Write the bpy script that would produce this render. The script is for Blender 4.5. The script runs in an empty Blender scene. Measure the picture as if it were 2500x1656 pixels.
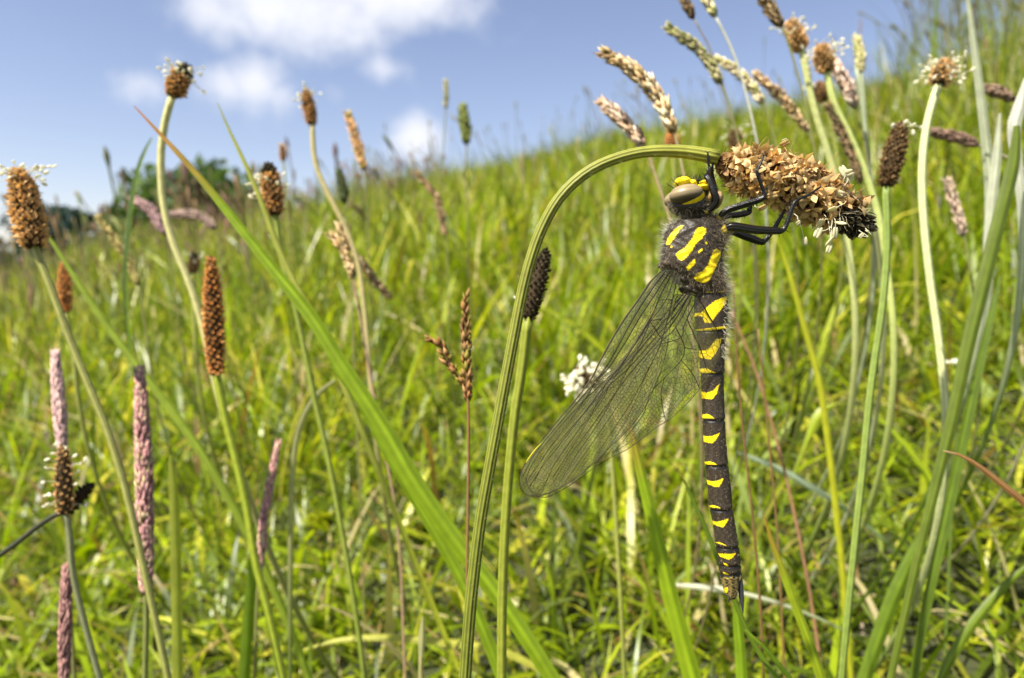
import bpy, math, random
import numpy as np
from mathutils import Vector
from mathutils.geometry import delaunay_2d_cdt

random.seed(11)
rng = np.random.default_rng(11)
scene = bpy.context.scene
COL = scene.collection

# ------------------------------------------------------------------ camera
CAM_H = 0.30                      # eye height over the turf, metres
PITCH = math.radians(4.7)         # looking slightly down
LENS, SENSOR = 24.0, 36.0
FPX = 2500 * LENS / SENSOR        # focal length in photograph pixels
D0 = 0.126                        # distance of the dragonfly
CAM = np.array((0.0, 0.0, CAM_H))
FWD = np.array((0.0, math.cos(PITCH), -math.sin(PITCH)))
UPV = np.array((0.0, math.sin(PITCH), math.cos(PITCH)))
RGT = np.array((1.0, 0.0, 0.0))

cam_d = bpy.data.cameras.new('camera')
cam = bpy.data.objects.new('camera', cam_d)
COL.objects.link(cam)
cam.location = CAM
cam.rotation_euler = (math.pi / 2 - PITCH, 0, 0)
cam_d.lens, cam_d.sensor_width = LENS, SENSOR
cam_d.clip_start, cam_d.clip_end = 0.004, 3000
cam_d.dof.use_dof = True
cam_d.dof.focus_distance = 0.1235
cam_d.dof.aperture_fstop = 18.0
scene.camera = cam


def P(px, py, d):
    """photograph pixel + distance along the view axis -> point in the place"""
    return CAM + d * (FWD + (px - 1250) / FPX * RGT - (py - 828) / FPX * UPV)


def to_px(v):
    r = np.asarray(v) - CAM
    d = r @ FWD
    return 1250 + FPX * (r @ RGT) / d, 828 - FPX * (r @ UPV) / d


DS = 2500 / 2367.0                # a 2367-wide view was used to read positions


def PD(px, py, d):
    return P(px * DS, py * DS, d)


# ------------------------------------------------------------------ light
SUN_AZ, SUN_EL = math.radians(-128), math.radians(56)   # azimuth from +Y (view) towards +X
sun_dir = np.array((math.sin(SUN_AZ) * math.cos(SUN_EL), math.cos(SUN_AZ) * math.cos(SUN_EL), math.sin(SUN_EL)))
sd = bpy.data.lights.new('sun', 'SUN')
sd.energy, sd.angle, sd.color = 5.0, math.radians(0.6), (1.0, 0.94, 0.82)
sun = bpy.data.objects.new('sun', sd)
COL.objects.link(sun)
sun.rotation_euler = Vector(sun_dir).to_track_quat('Z', 'Y').to_euler()
sun.location = (0, 0, 5)

world = bpy.data.worlds.new('World')
scene.world = world
world.use_nodes = True
wn, wl = world.node_tree.nodes, world.node_tree.links
wn.clear()


def W(t, **k):
    n = wn.new(t)
    for a, b in k.items():
        setattr(n, a, b)
    return n


def wmath(op, a, b=None, c=None, clamp=False):
    n = W('ShaderNodeMath', operation=op, use_clamp=clamp)
    for i, v in enumerate((a, b, c)):
        if v is None:
            continue
        if isinstance(v, (int, float)):
            n.inputs[i].default_value = v
        else:
            wl.new(v, n.inputs[i])
    return n.outputs[0]


sky = W('ShaderNodeTexSky', sky_type='NISHITA', sun_disc=False)
sky.sun_elevation, sky.sun_rotation = SUN_EL, SUN_AZ
sky.air_density, sky.dust_density, sky.ozone_density = 1.0, 0.6, 2.2
tint = W('ShaderNodeMix', data_type='RGBA', blend_type='MULTIPLY')
tint.inputs[0].default_value = 1
wl.new(sky.outputs[0], tint.inputs[6])
tint.inputs[7].default_value = (1.27, 1.05, 1.01, 1)
tc = W('ShaderNodeTexCoord')
sep = W('ShaderNodeSeparateXYZ')
wl.new(tc.outputs['Generated'], sep.inputs[0])
az = wmath('ARCTAN2', sep.outputs[0], sep.outputs[1])
el = wmath('ARCSINE', sep.outputs[2])
nz1 = W('ShaderNodeTexNoise')
nz1.inputs['Scale'].default_value, nz1.inputs['Detail'].default_value, nz1.inputs['Roughness'].default_value = 9, 7, 0.58
wl.new(tc.outputs['Generated'], nz1.inputs['Vector'])
cl_n = wmath('SUBTRACT', nz1.outputs[0], 0.5)
total = None


def ang(px, py):
    r = P(px, py, 1) - CAM
    r = r / np.linalg.norm(r)
    return math.atan2(r[0], r[1]), math.asin(r[2])


CLOUDS = [(720, 20, 250, 95, 1.2), (960, -10, 210, 80, 1.15), (560, 40, 120, 62, 1.05), (820, 75, 190, 50, .9),
          (632, 190, 70, 65, .95), (690, 235, 60, 45, .8), (540, 205, 75, 45, .8), (340, 205, 70, 40, .6), (440, 150, 45, 40, .5),
          (940, 165, 70, 42, .75), (1010, 335, 60, 45, .95), (815, 228, 45, 32, .55)]
for (cx, cy, rx, ry, amp) in CLOUDS:
    a0, e0 = ang(cx, cy)
    da = wmath('MULTIPLY', wmath('SUBTRACT', az, a0), FPX / rx * .9)
    de = wmath('MULTIPLY', wmath('SUBTRACT', el, e0), FPX / ry * .9)
    r2 = wmath('ADD', wmath('MULTIPLY', da, da), wmath('MULTIPLY', de, de))
    m = wmath('MULTIPLY', wmath('POWER', 2.718, wmath('MULTIPLY', r2, -1.0)), amp)
    total = m if total is None else wmath('MAXIMUM', total, m)
# the same fair-weather cloud carries on round the rest of the sky
nz2 = W('ShaderNodeTexNoise')
nz2.inputs['Scale'].default_value, nz2.inputs['Detail'].default_value = 2.6, 3
wl.new(tc.outputs['Generated'], nz2.inputs['Vector'])
away = wmath('MULTIPLY', wmath('SUBTRACT', wmath('ABSOLUTE', az), 0.85), 5, clamp=True)
other = wmath('MULTIPLY', wmath('MULTIPLY', wmath('SUBTRACT', nz2.outputs[0], 0.52), 6, clamp=True), away)
total = wmath('MAXIMUM', total, other)
dens = wmath('ADD', total, wmath('MULTIPLY', cl_n, 2.1))
mr = W('ShaderNodeMapRange', interpolation_type='SMOOTHSTEP')
mr.inputs[1].default_value, mr.inputs[2].default_value = 0.12, 1.25
wl.new(dens, mr.inputs[0])
mask = wmath('MULTIPLY', mr.outputs[0], wmath('MULTIPLY', total, 4, clamp=True))
cmix = W('ShaderNodeMix', data_type='RGBA')
wl.new(mask, cmix.inputs[0])
wl.new(tint.outputs[2], cmix.inputs[6])
cmix.inputs[7].default_value = (5.9, 6.0, 6.5, 1)
bg = W('ShaderNodeBackground')
bg.inputs[1].default_value = 0.077
wl.new(cmix.outputs[2], bg.inputs[0])
wo = W('ShaderNodeOutputWorld')
wl.new(bg.outputs[0], wo.inputs[0])

vs = scene.view_settings
vs.view_transform, vs.look, vs.gamma, vs.exposure = 'Standard', 'None', 1.0, 1.12
vs.use_curve_mapping = False
scene.cycles.max_bounces = 10
scene.cycles.transparent_max_bounces = 24
scene.cycles.transmission_bounces = 6
scene.cycles.use_denoising = True

# ------------------------------------------------------------------ helpers


def nrm(v):
    v = np.asarray(v, float)
    n = np.linalg.norm(v, axis=-1, keepdims=True)
    return v / np.where(n < 1e-12, 1, n)


def terrain(x, y):
    h = 0.215 * x + 0.252 * y - 0.0083 * (x * x + y * y)
    k = 1.2
    lo = -3.0
    return lo + np.logaddexp(0, (h - lo) / k * 1.0) * k + 0.0 * x - 0.095


T_OFF = None
_t0 = float(terrain(np.float64(0), np.float64(0)))


def ground(x, y):
    return terrain(np.asarray(x, float), np.asarray(y, float)) - _t0


class MB:
    """collects geometry of ONE object; colours go into the 'Col' attribute"""

    def __init__(s):
        s.v, s.f, s.c, s.n = [], [], [], 0

    def add(s, v, f, c):
        v = np.asarray(v, float)
        c = np.asarray(c, float)
        if c.ndim == 1:
            c = np.tile(c, (len(v), 1))
        s.v.append(v)
        s.c.append(c[:, :3])
        s.f.extend([tuple(i + s.n for i in q) for q in f])
        s.n += len(v)
        return s

    def build(s, name, mat, parent=None, smooth=True, origin=None):
        V = np.concatenate(s.v)
        o = origin if origin is not None else (np.array(parent_world(parent)) if parent is not None else np.zeros(3))
        me = bpy.data.meshes.new(name)
        me.from_pydata((V - o).tolist(), [], s.f)
        at = me.color_attributes.new('Col', 'FLOAT_COLOR', 'POINT')
        c4 = np.ones((len(V), 4), np.float32)
        c4[:, :3] = np.concatenate(s.c)
        at.data.foreach_set('color', c4.ravel())
        if smooth:
            me.polygons.foreach_set('use_smooth', np.ones(len(me.polygons), bool))
        me.materials.append(mat)
        ob = bpy.data.objects.new(name, me)
        COL.objects.link(ob)
        if parent is not None:
            ob.parent = parent
        elif origin is not None:
            ob.location = origin
        return ob


def parent_world(p):
    l = np.zeros(3)
    while p is not None:
        l = l + np.array(p.location)
        p = p.parent
    return l


def np_mesh(name, V, Q, C, mat, smooth=True):
    """fast mesh from numpy quads"""
    me = bpy.data.meshes.new(name)
    me.vertices.add(len(V))
    me.vertices.foreach_set('co', V.astype(np.float32).ravel())
    k = Q.shape[1]
    me.loops.add(Q.size)
    me.loops.foreach_set('vertex_index', Q.astype(np.int32).ravel())
    me.polygons.add(len(Q))
    me.polygons.foreach_set('loop_start', np.arange(0, Q.size, k, dtype=np.int32))
    me.polygons.foreach_set('use_smooth', np.full(len(Q), smooth))
    me.update(calc_edges=True)
    at = me.color_attributes.new('Col', 'FLOAT_COLOR', 'POINT')
    c4 = np.ones((len(V), 4), np.float32)
    c4[:, :3] = C
    at.data.foreach_set('color', c4.ravel())
    me.materials.append(mat)
    ob = bpy.data.objects.new(name, me)
    COL.objects.link(ob)
    return ob


def tag(o, label=None, cat=None, group=None, kind=None):
    for k, v in (('label', label), ('category', cat), ('group', group), ('kind', kind)):
        if v:
            o[k] = v
    return o


def empty(name, loc, label, cat, group=None):
    o = bpy.data.objects.new(name, None)
    o.empty_display_size = 0.01
    COL.objects.link(o)
    o.location = loc
    return tag(o, label, cat, group)


def smooth_path(pts, n):
    """Catmull-Rom through the points, n samples, even in arc length"""
    p = np.asarray(pts, float)
    if len(p) == 2:
        t = np.linspace(0, 1, n)[:, None]
        return p[0] * (1 - t) + p[1] * t
    q = np.vstack([2 * p[0] - p[1], p, 2 * p[-1] - p[-2]])
    out = []
    m = 12
    for i in range(1, len(q) - 2):
        t = np.linspace(0, 1, m, endpoint=False)[:, None]
        a, b, c, d = q[i - 1], q[i], q[i + 1], q[i + 2]
        out.append(.5 * (2 * b + (c - a) * t + (2 * a - 5 * b + 4 * c - d) * t ** 2 + (3 * b - a - 3 * c + d) * t ** 3))
    out.append(p[-1][None])
    o = np.vstack(out)
    s = np.concatenate([[0], np.cumsum(np.linalg.norm(np.diff(o[:, :3], axis=0), axis=1))])
    ts = np.linspace(0, s[-1], n)
    return np.stack([np.interp(ts, s, o[:, k]) for k in range(o.shape[1])], 1)


def frames(path):
    t = nrm(np.gradient(path, axis=0))
    ref = np.array((0.31, -0.9, 0.3))
    n = np.zeros_like(path)
    n[0] = nrm(np.cross(t[0], ref))
    for i in range(1, len(path)):
        v = n[i - 1] - t[i] * (n[i - 1] @ t[i])
        n[i] = nrm(v)
    return t, n, np.cross(t, n)


def tube(mb, path, rad, col, sides=8, rib=0.0, nrib=5, cap=True, flat=1.0):
    path = np.asarray(path, float)
    N = len(path)
    rad = np.broadcast_to(np.asarray(rad, float), (N,))
    t, n, b = frames(path)
    a = np.linspace(0, 2 * math.pi, sides, endpoint=False)
    mul = 1 + rib * np.cos(a * nrib)
    ring = (np.cos(a) * mul)[None, :, None] * n[:, None, :] + flat * (np.sin(a) * mul)[None, :, None] * b[:, None, :]
    V = path[:, None, :] + ring * rad[:, None, None]
    col = np.asarray(col, float)
    C = np.broadcast_to(col if col.ndim == 2 else col[None], (N, 3))
    C = np.repeat(C, sides, 0)
    if rib:
        k = np.tile(1 + 0.33 * np.cos(a * nrib), N)[:, None]
        C = np.clip(C * k, 0, 1)
    F = []
    for i in range(N - 1):
        for j in range(sides):
            k = (j + 1) % sides
            F.append((i * sides + j, i * sides + k, (i + 1) * sides + k, (i + 1) * sides + j))
    if cap:
        F.append(tuple(range(sides - 1, -1, -1)))
        F.append(tuple((N - 1) * sides + j for j in range(sides)))
    mb.add(V.reshape(-1, 3), F, C)


def ellipsoid(mb, c, ax, col, nu=14, nv=10, colf=None):
    """ax: three axis vectors (with length)"""
    ax = np.asarray(ax, float)
    V, F = [], []
    for i in range(nv + 1):
        th = math.pi * i / nv
        for j in range(nu):
            ph = 2 * math.pi * j / nu
            V.append((math.sin(th) * math.cos(ph), math.sin(th) * math.sin(ph), math.cos(th)))
    for i in range(nv):
        for j in range(nu):
            k = (j + 1) % nu
            F.append((i * nu + j, (i + 1) * nu + j, (i + 1) * nu + k, i * nu + k))
    U = np.array(V)
    C = np.tile(np.asarray(col, float), (len(U), 1)) if colf is None else np.array([colf(u) for u in U])
    mb.add(np.asarray(c) + U @ ax, F, C)


def ribbon(mb, path, width, cols, twist=0.0, twist1=None, fold=0.25, face=None):
    """a leaf blade: three vertices across, folded along its midrib, with real thickness at the keel"""
    path = np.asarray(path, float)
    N = len(path)
    t = nrm(np.gradient(path, axis=0))
    view = nrm(path - CAM) if face is None else np.tile(face, (N, 1))
    s = nrm(np.cross(t, view))
    m = nrm(np.cross(s, t))
    tw = np.linspace(twist, twist if twist1 is None else twist1, N)[:, None]
    s2 = s * np.cos(tw) + m * np.sin(tw)
    m2 = nrm(np.cross(s2, t))
    w = np.broadcast_to(np.asarray(width, float), (N,))[:, None]
    K = 9
    us = np.linspace(-1, 1, K)
    V = (path[:, None] + s2[:, None] * (w[:, None] / 2 * us[None, :, None]) + m2[:, None] * (w[:, None] * fold * (np.abs(us) ** 1.4 + .03 * np.cos(us * 16))[None, :, None])).reshape(-1, 3)
    C = np.asarray(cols, float)
    C = np.broadcast_to(C if C.ndim == 2 else C[None], (N, 3))
    stripe = np.array([.92, 1.08, .88, 1.06, 1.35, 1.04, .86, 1.10, .94])
    streak = 1 + .10 * np.sin(np.linspace(0, 40, N))[:, None] * np.cos(us * 5)[None]
    C3 = (C[:, None, :] * (stripe[None, :] * streak)[..., None]).reshape(-1, 3)
    F = []
    for i in range(N - 1):
        for j in range(K - 1):
            F.append((K * i + j, K * i + j + 1, K * i + K + 1 + j, K * i + K + j))
    mb.add(V, F, np.clip(C3, 0, 1))


def to_ground(path):
    """carry a stalk on from its last seen point down into the turf"""
    path = [np.asarray(p, float) for p in path]
    q, t = path[-1], nrm(path[-1] - path[-2])
    if t[2] > -0.1:
        t = nrm(t + np.array((0, 0, -.5)))
    drift = np.array((0, 0, -1.0)) if to_px(q)[1] > 960 else np.array((0, 1.25, -1.0))   # stalks seen only high up root farther up the slope
    for _ in range(190):
        t = nrm(t * .93 + .07 * drift)
        q = q + t * 0.012
        path.append(q)
        if q[2] < ground(q[0], q[1]) - 0.004:
            break
    return np.array(path)


# ------------------------------------------------------------------ materials


def mat_new(name):
    m = bpy.data.materials.new(name)
    m.use_nodes = True
    nt = m.node_tree
    b = nt.nodes['Principled BSDF']
    return m, nt, b, nt.nodes['Material Output']


def plant_mat(name, rough=.5, trans=.35, noise=0.25, scale=300, tcol=(1.15, 1.2, .6), spec=.35, bump=0.0, rnd=0.0, stretch=None):
    m, nt, b, out = mat_new(name)
    N, L = nt.nodes, nt.links
    at = N.new('ShaderNodeAttribute')
    at.attribute_name = 'Col'
    tcn = N.new('ShaderNodeTexCoord')
    nz = N.new('ShaderNodeTexNoise')
    nz.inputs['Scale'].default_value = scale
    nz.inputs['Detail'].default_value = 4
    if stretch:
        mp = N.new('ShaderNodeMapping')
        mp.inputs['Scale'].default_value = stretch
        L.new(tcn.outputs['Object'], mp.inputs[0])
        L.new(mp.outputs[0], nz.inputs['Vector'])
    else:
        L.new(tcn.outputs['Object'], nz.inputs['Vector'])
    r = N.new('ShaderNodeMapRange')
    r.inputs[3].default_value, r.inputs[4].default_value = 1 - noise * 1.6, 1 + noise * 1.6
    L.new(nz.outputs[0], r.inputs[0])
    mx = N.new('ShaderNodeMix')
    mx.data_type, mx.blend_type = 'RGBA', 'MULTIPLY'
    mx.inputs[0].default_value = 1
    L.new(at.outputs['Color'], mx.inputs[6])
    L.new(r.outputs[0], mx.inputs[7])
    colr = mx.outputs[2]
    if rnd:
        oi = N.new('ShaderNodeObjectInfo')
        r2 = N.new('ShaderNodeMapRange')
        r2.inputs[3].default_value, r2.inputs[4].default_value = 1 - rnd, 1 + rnd
        L.new(oi.outputs['Random'], r2.inputs[0])
        mx2 = N.new('ShaderNodeMix')
        mx2.data_type, mx2.blend_type = 'RGBA', 'MULTIPLY'
        mx2.inputs[0].default_value = 1
        L.new(colr, mx2.inputs[6])
        L.new(r2.outputs[0], mx2.inputs[7])
        colr = mx2.outputs[2]
    L.new(colr, b.inputs['Base Color'])
    b.inputs['Roughness'].default_value = rough
    b.inputs['Specular IOR Level'].default_value = spec
    if bump:
        bp = N.new('ShaderNodeBump')
        bp.inputs['Strength'].default_value = bump
        bp.inputs['Distance'].default_value = 0.0002
        L.new(nz.outputs[0], bp.inputs['Height'])
        L.new(bp.outputs[0], b.inputs['Normal'])
    if trans:
        tr = N.new('ShaderNodeBsdfTranslucent')
        tm = N.new('ShaderNodeMix')
        tm.data_type, tm.blend_type = 'RGBA', 'MULTIPLY'
        tm.inputs[0].default_value = 1
        L.new(colr, tm.inputs[6])
        tm.inputs[7].default_value = (*tcol, 1)
        L.new(tm.outputs[2], tr.inputs[0])
        ms = N.new('ShaderNodeMixShader')
        ms.inputs[0].default_value = trans
        L.new(b.outputs[0], ms.inputs[1])
        L.new(tr.outputs[0], ms.inputs[2])
        L.new(ms.outputs[0], out.inputs[0])
    return m


M = {
    'grass': plant_mat('grass_blade', .38, .45, .22, 60, (1.5, 1.6, .4), .5, stretch=(1, 1, 1)),
    'blade': plant_mat('leaf_blade', .42, .4, .2, 220, (1.4, 1.5, .5), .4, bump=.2),
    'stem': plant_mat('plant_stem', .5, .12, .22, 500, spec=.3, bump=.4),
    'head': plant_mat('seed_head', .75, .25, .35, 700, (1.2, 1.0, .7), .15, rnd=.25),
    'floret': plant_mat('papery_floret', .62, .30, .35, 900, (1.15, 1.0, .6), .2, bump=.3, rnd=.34),
    'anther': plant_mat('anther', .6, .4, .1, 900, (1, 1, .9), .2),
    'leafm': plant_mat('tree_leaf', .55, .3, .3, 1, (1.2, 1.3, .6), .3),
    'bark': plant_mat('bark', .85, 0, .4, 6, spec=.15, bump=.6),
}
m, nt, b, out = mat_new('soil')
nz = nt.nodes.new('ShaderNodeTexNoise')
nz.inputs['Scale'].default_value, nz.inputs['Detail'].default_value = 14, 8
cr = nt.nodes.new('ShaderNodeValToRGB')
cr.color_ramp.elements[0].color = (.014, .020, .006, 1)
cr.color_ramp.elements[1].color = (.050, .055, .014, 1)
tcn = nt.nodes.new('ShaderNodeTexCoord')
nt.links.new(tcn.outputs['Object'], nz.inputs['Vector'])
nt.links.new(nz.outputs[0], cr.inputs[0])
gp = nt.nodes.new('ShaderNodeVectorMath')
gp.operation = 'LENGTH'
nt.links.new(tcn.outputs['Object'], gp.inputs[0])
gr = nt.nodes.new('ShaderNodeMapRange')
gr.inputs[1].default_value, gr.inputs[2].default_value = 8, 14
nt.links.new(gp.outputs['Value'], gr.inputs[0])
gm = nt.nodes.new('ShaderNodeMix')
gm.data_type = 'RGBA'
gm.inputs[7].default_value = (.055, .085, .018, 1)      # grazed pasture beyond the slope
nt.links.new(gr.outputs[0], gm.inputs[0])
nt.links.new(cr.outputs[0], gm.inputs[6])
nt.links.new(gm.outputs[2], b.inputs['Base Color'])
b.inputs['Roughness'].default_value = .95
M['soil'] = m


def insect_mat(name, rough, spec, noise, scale, bump, coat=0.0, sheen=0.0):
    m, nt, b, out = mat_new(name)
    N, L = nt.nodes, nt.links
    at = N.new('ShaderNodeAttribute')
    at.attribute_name = 'Col'
    tcn = N.new('ShaderNodeTexCoord')
    nz = N.new('ShaderNodeTexNoise')
    nz.inputs['Scale'].default_value, nz.inputs['Detail'].default_value = scale, 5
    L.new(tcn.outputs['Object'], nz.inputs['Vector'])
    r = N.new('ShaderNodeMapRange')
    r.inputs[3].default_value, r.inputs[4].default_value = 1 - noise, 1 + noise
    L.new(nz.outputs[0], r.inputs[0])
    mx = N.new('ShaderNodeMix')
    mx.data_type, mx.blend_type = 'RGBA', 'MULTIPLY'
    mx.inputs[0].default_value = 1
    L.new(at.outputs['Color'], mx.inputs[6])
    L.new(r.outputs[0], mx.inputs[7])
    L.new(mx.outputs[2], b.inputs['Base Color'])
    b.inputs['Roughness'].default_value = rough
    b.inputs['Specular IOR Level'].default_value = spec
    b.inputs['Coat Weight'].default_value = coat
    b.inputs['Coat Roughness'].default_value = .12
    if bump:
        bp = N.new('ShaderNodeBump')
        bp.inputs['Strength'].default_value, bp.inputs['Distance'].default_value = bump, 0.00012
        L.new(nz.outputs[0], bp.inputs['Height'])
        L.new(bp.outputs[0], b.inputs['Normal'])
    return m


M['chitin'] = insect_mat('chitin', .40, .28, .45, 2600, .9)
M['leg'] = insect_mat('leg_chitin', .27, .35, .3, 3000, .6, coat=.05)
M['eye'] = insect_mat('compound_eye', .42, .4, .12, 1200, .05, coat=.1)
M['hair'] = plant_mat('body_hair', .5, .5, .1, 500, (1.1, 1.05, .95), .3)
M['vein'] = insect_mat('wing_vein', .6, .15, .2, 800, 0)

m, nt, b, out = mat_new('wing_membrane')
N, L = nt.nodes, nt.links
N.remove(b)
tp = N.new('ShaderNodeBsdfTransparent')
tp.inputs[0].default_value = (.965, .965, .90, 1)
gl = N.new('ShaderNodeBsdfGlossy')
gl.inputs['Roughness'].default_value = .28
gl.inputs[0].default_value = (.95, .93, .70, 1)
lw = N.new('ShaderNodeFresnel')
lw.inputs[0].default_value = 1.5
df = N.new('ShaderNodeBsdfTranslucent')
df.inputs[0].default_value = (.85, .85, .42, 1)
m1 = N.new('ShaderNodeMixShader')
m1.inputs[0].default_value = .13
m2 = N.new('ShaderNodeMixShader')
L.new(tp.outputs[0], m1.inputs[1])
L.new(df.outputs[0], m1.inputs[2])
L.new(lw.outputs[0], m2.inputs[0])
L.new(m1.outputs[0], m2.inputs[1])
L.new(gl.outputs[0], m2.inputs[2])
L.new(m2.outputs[0], out.inputs[0])
M['membrane'] = m

# ------------------------------------------------------------------ ground
xs = np.concatenate([-np.geomspace(600, 8, 26), np.linspace(-7.6, 7.6, 90), np.geomspace(8, 600, 26)])
ys = np.concatenate([-np.geomspace(300, 2, 14), np.linspace(-1.5, 12, 90), np.geomspace(13, 900, 34)])
X, Y = np.meshgrid(xs, ys)
Z = ground(X, Y) + 0.012 * np.sin(X * 5.1 + 1.7 * np.sin(Y * 3.3)) * np.sin(Y * 4.3 + 2 * np.sin(X * 2.2)) * (np.hypot(X, Y) < 14) * np.clip(np.hypot(X, Y) - .8, 0, 1)
nx, ny = len(xs), len(ys)
V = np.stack([X, Y, Z], -1).reshape(-1, 3)
I = np.arange(nx * ny).reshape(ny, nx)
Q = np.stack([I[:-1, :-1], I[:-1, 1:], I[1:, 1:], I[1:, :-1]], -1).reshape(-1, 4)
tag(np_mesh('ground', V, Q, np.full((len(V), 3), .1), M['soil']), kind='structure')

# ------------------------------------------------------------------ meadow grass (uncountable)
PAL = np.array([(.165, .225, .005), (.220, .285, .007), (.300, .345, .012), (.085, .125, .005), (.215, .265, .070),
                (.410, .400, .030), (.560, .470, .220), (.220, .125, .045)])


def field(n_per_m2, y0, y1, seg, len0, len1, w0, w1, probs, lean=(.1, .9), curl=(.2, 1.5), cover=1.0, cluster=8, wide=1.0, xlo=-1.0):
    """blades in tufts between two distances"""
    area = 0.5 * ((1.9 * y0 + .7) + (1.9 * y1 + .7)) * (y1 - y0) * wide
    nt_ = max(1, int(area * n_per_m2 / cluster))
    u = rng.random(nt_)
    yy = np.sqrt(y0 ** 2 + u * (y1 ** 2 - y0 ** 2))
    xx = (xlo + (1 - xlo) * rng.random(nt_)) * (0.95 * yy + .35)
    n = nt_ * cluster
    bx = np.repeat(xx, cluster) + rng.normal(0, .012 + .004 * yy.mean(), n)
    by = np.repeat(yy, cluster) + rng.normal(0, .012 + .004 * yy.mean(), n)
    # patches: clumps differ in height, vigour and dryness
    patch = np.sin(bx * 3.1 + 1.3 * np.sin(by * 2.3)) * np.sin(by * 2.7 + 1.1 * np.sin(bx * 1.9 + 2))
    bz = ground(bx, by) - .004
    Ln = (len0 + (len1 - len0) * rng.random(n) ** 1.4) * (1 + .25 * patch)
    Wd = w0 + (w1 - w0) * rng.random(n) ** 1.5
    ph = rng.random(n) * 2 * math.pi
    # the breeze and slope lean them a little to the right-down
    th0 = lean[0] + (lean[1] - lean[0]) * rng.random(n) ** 1.3
    th1 = curl[0] + (curl[1] - curl[0]) * rng.random(n) ** 2
    tw = rng.normal(0, .7, n)
    t = np.linspace(0, 1, seg + 1)
    th = th0[:, None] + th1[:, None] * t[None, :] ** 1.5
    dl = (Ln / seg)[:, None]
    hor = np.concatenate([np.zeros((n, 1)), np.cumsum(np.sin(th[:, :-1]) * dl, 1)], 1)
    ver = np.concatenate([np.zeros((n, 1)), np.cumsum(np.cos(th[:, :-1]) * dl, 1)], 1)
    px = bx[:, None] + hor * np.cos(ph)[:, None]
    py = by[:, None] + hor * np.sin(ph)[:, None]
    pz = np.maximum(bz[:, None] + ver, ground(px, py) - .002)
    sa = ph[:, None] + math.pi / 2 + tw[:, None] * t[None, :]
    prof = np.clip(np.minimum(1, (1 - t) * 2.4), 0.02, 1) ** .8 * (0.6 + .4 * np.minimum(1, t * 5))
    hw = .5 * Wd[:, None] * prof[None, :]
    sx, sy = np.cos(sa) * hw, np.sin(sa) * hw
    A = np.stack([px + sx, py + sy, pz], -1)
    B = np.stack([px - sx, py - sy, pz + hw * .5], -1)
    V = np.stack([A, B], 2).reshape(-1, 3)
    base = np.arange(n)[:, None] * (2 * (seg + 1)) + 2 * np.arange(seg)[None, :]
    Q = np.stack([base, base + 1, base + 3, base + 2], -1).reshape(-1, 4)
    pr = np.asarray(probs, float)
    ci = rng.choice(len(PAL), n, p=pr / pr.sum())
    c = PAL[ci] * (1 + rng.normal(0, .24, (n, 1))) * (1 + .10 * patch[:, None])
    # left, drier part of the slope is browner
    dry = np.clip((-bx / np.maximum(by, .4) - .25) * 1.2, 0, .55) * rng.random(n) * np.clip((by - .7) / 1.5, 0, 1)
    c = c * (1 - dry[:, None]) + dry[:, None] * np.array((.24, .20, .07))
    c = np.clip(c, .005, .9)
    Cc = np.repeat(c, 2 * (seg + 1), 0)
    tipd = (rng.random(n) < .16)
    tt = np.tile(np.repeat(t, 2), n)
    tm = (np.repeat(tipd, 2 * (seg + 1)) & (tt > .8))
    Cc[tm] = np.array((.35, .24, .08))
    return V, Q, Cc


PR = [5.5, 6, 4.5, 6.0, 2.0, 1.8, 1.7, .9]
parts = [
    field(8000, .24, .60, 6, .03, .11, .0018, .0048, PR, (.2, 1.5), (.3, 2.0)),
    field(7000, .60, 1.2, 7, .05, .19, .0020, .0056, PR, (.1, 1.2), (.3, 2.2)),
    field(4600, 1.2, 2.5, 6, .08, .25, .0026, .0062, PR, (.1, 1.1), (.3, 2.0)),
    field(2100, 2.5, 5.0, 4, .10, .30, .0038, .0085, PR, (.1, 1.0), (.2, 1.6)),
    field(17000, .24, .75, 3, .02, .065, .0011, .0032, [5, 5, 4, 4, 2, 2, 2.5, 1], (.7, 1.5), (.1, .6), cluster=10),
    field(7000, .75, 1.5, 3, .03, .09, .0016, .0040, [5, 5, 4, 4, 2, 2, 2, 1], (.6, 1.5), (.1, .6), cluster=10),
    field(500, 1.3, 3.4, 6, .25, .55, .003, .007, [4, 4, 4, 3, 3, 2, 2, 1], (.05, .5), (.1, .9), cluster=5, wide=.25, xlo=.5),
    field(700, 5.0, 10., 3, .12, .30, .0070, .0140, PR, (.1, .9), (.2, 1.2)),
]
off, Vs, Qs, Cs = 0, [], [], []
for v, q, c in parts:
    Vs.append(v); Qs.append(q + off); Cs.append(c)
    off += len(v)
tag(np_mesh('meadow_grass', np.concatenate(Vs), np.concatenate(Qs), np.concatenate(Cs), M['grass']),
    'bright green unmown meadow grass covering the hillside', 'grass', kind='stuff')
# low broad leaves between the grass: clover, plantain and sorrel rosettes
v1 = field(1500, .42, 1.0, 5, .02, .06, .006, .012, [5, 6, 3, 4, 2, 1, .3, .3], (.4, 1.2), (.3, 1.2), cluster=6)
v2 = field(600, 1.0, 3.0, 4, .03, .09, .010, .022, [5, 6, 3, 4, 2, 1, .3, .3], (.4, 1.2), (.3, 1.2), cluster=6)
tag(np_mesh('low_leaves', np.concatenate([v1[0], v2[0]]), np.concatenate([v1[1], v2[1] + len(v1[0])]), np.concatenate([v1[2], v2[2]]), M['grass']),
    'low broad green leaves of herbs among the grass', 'leaves', kind='stuff')


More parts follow.
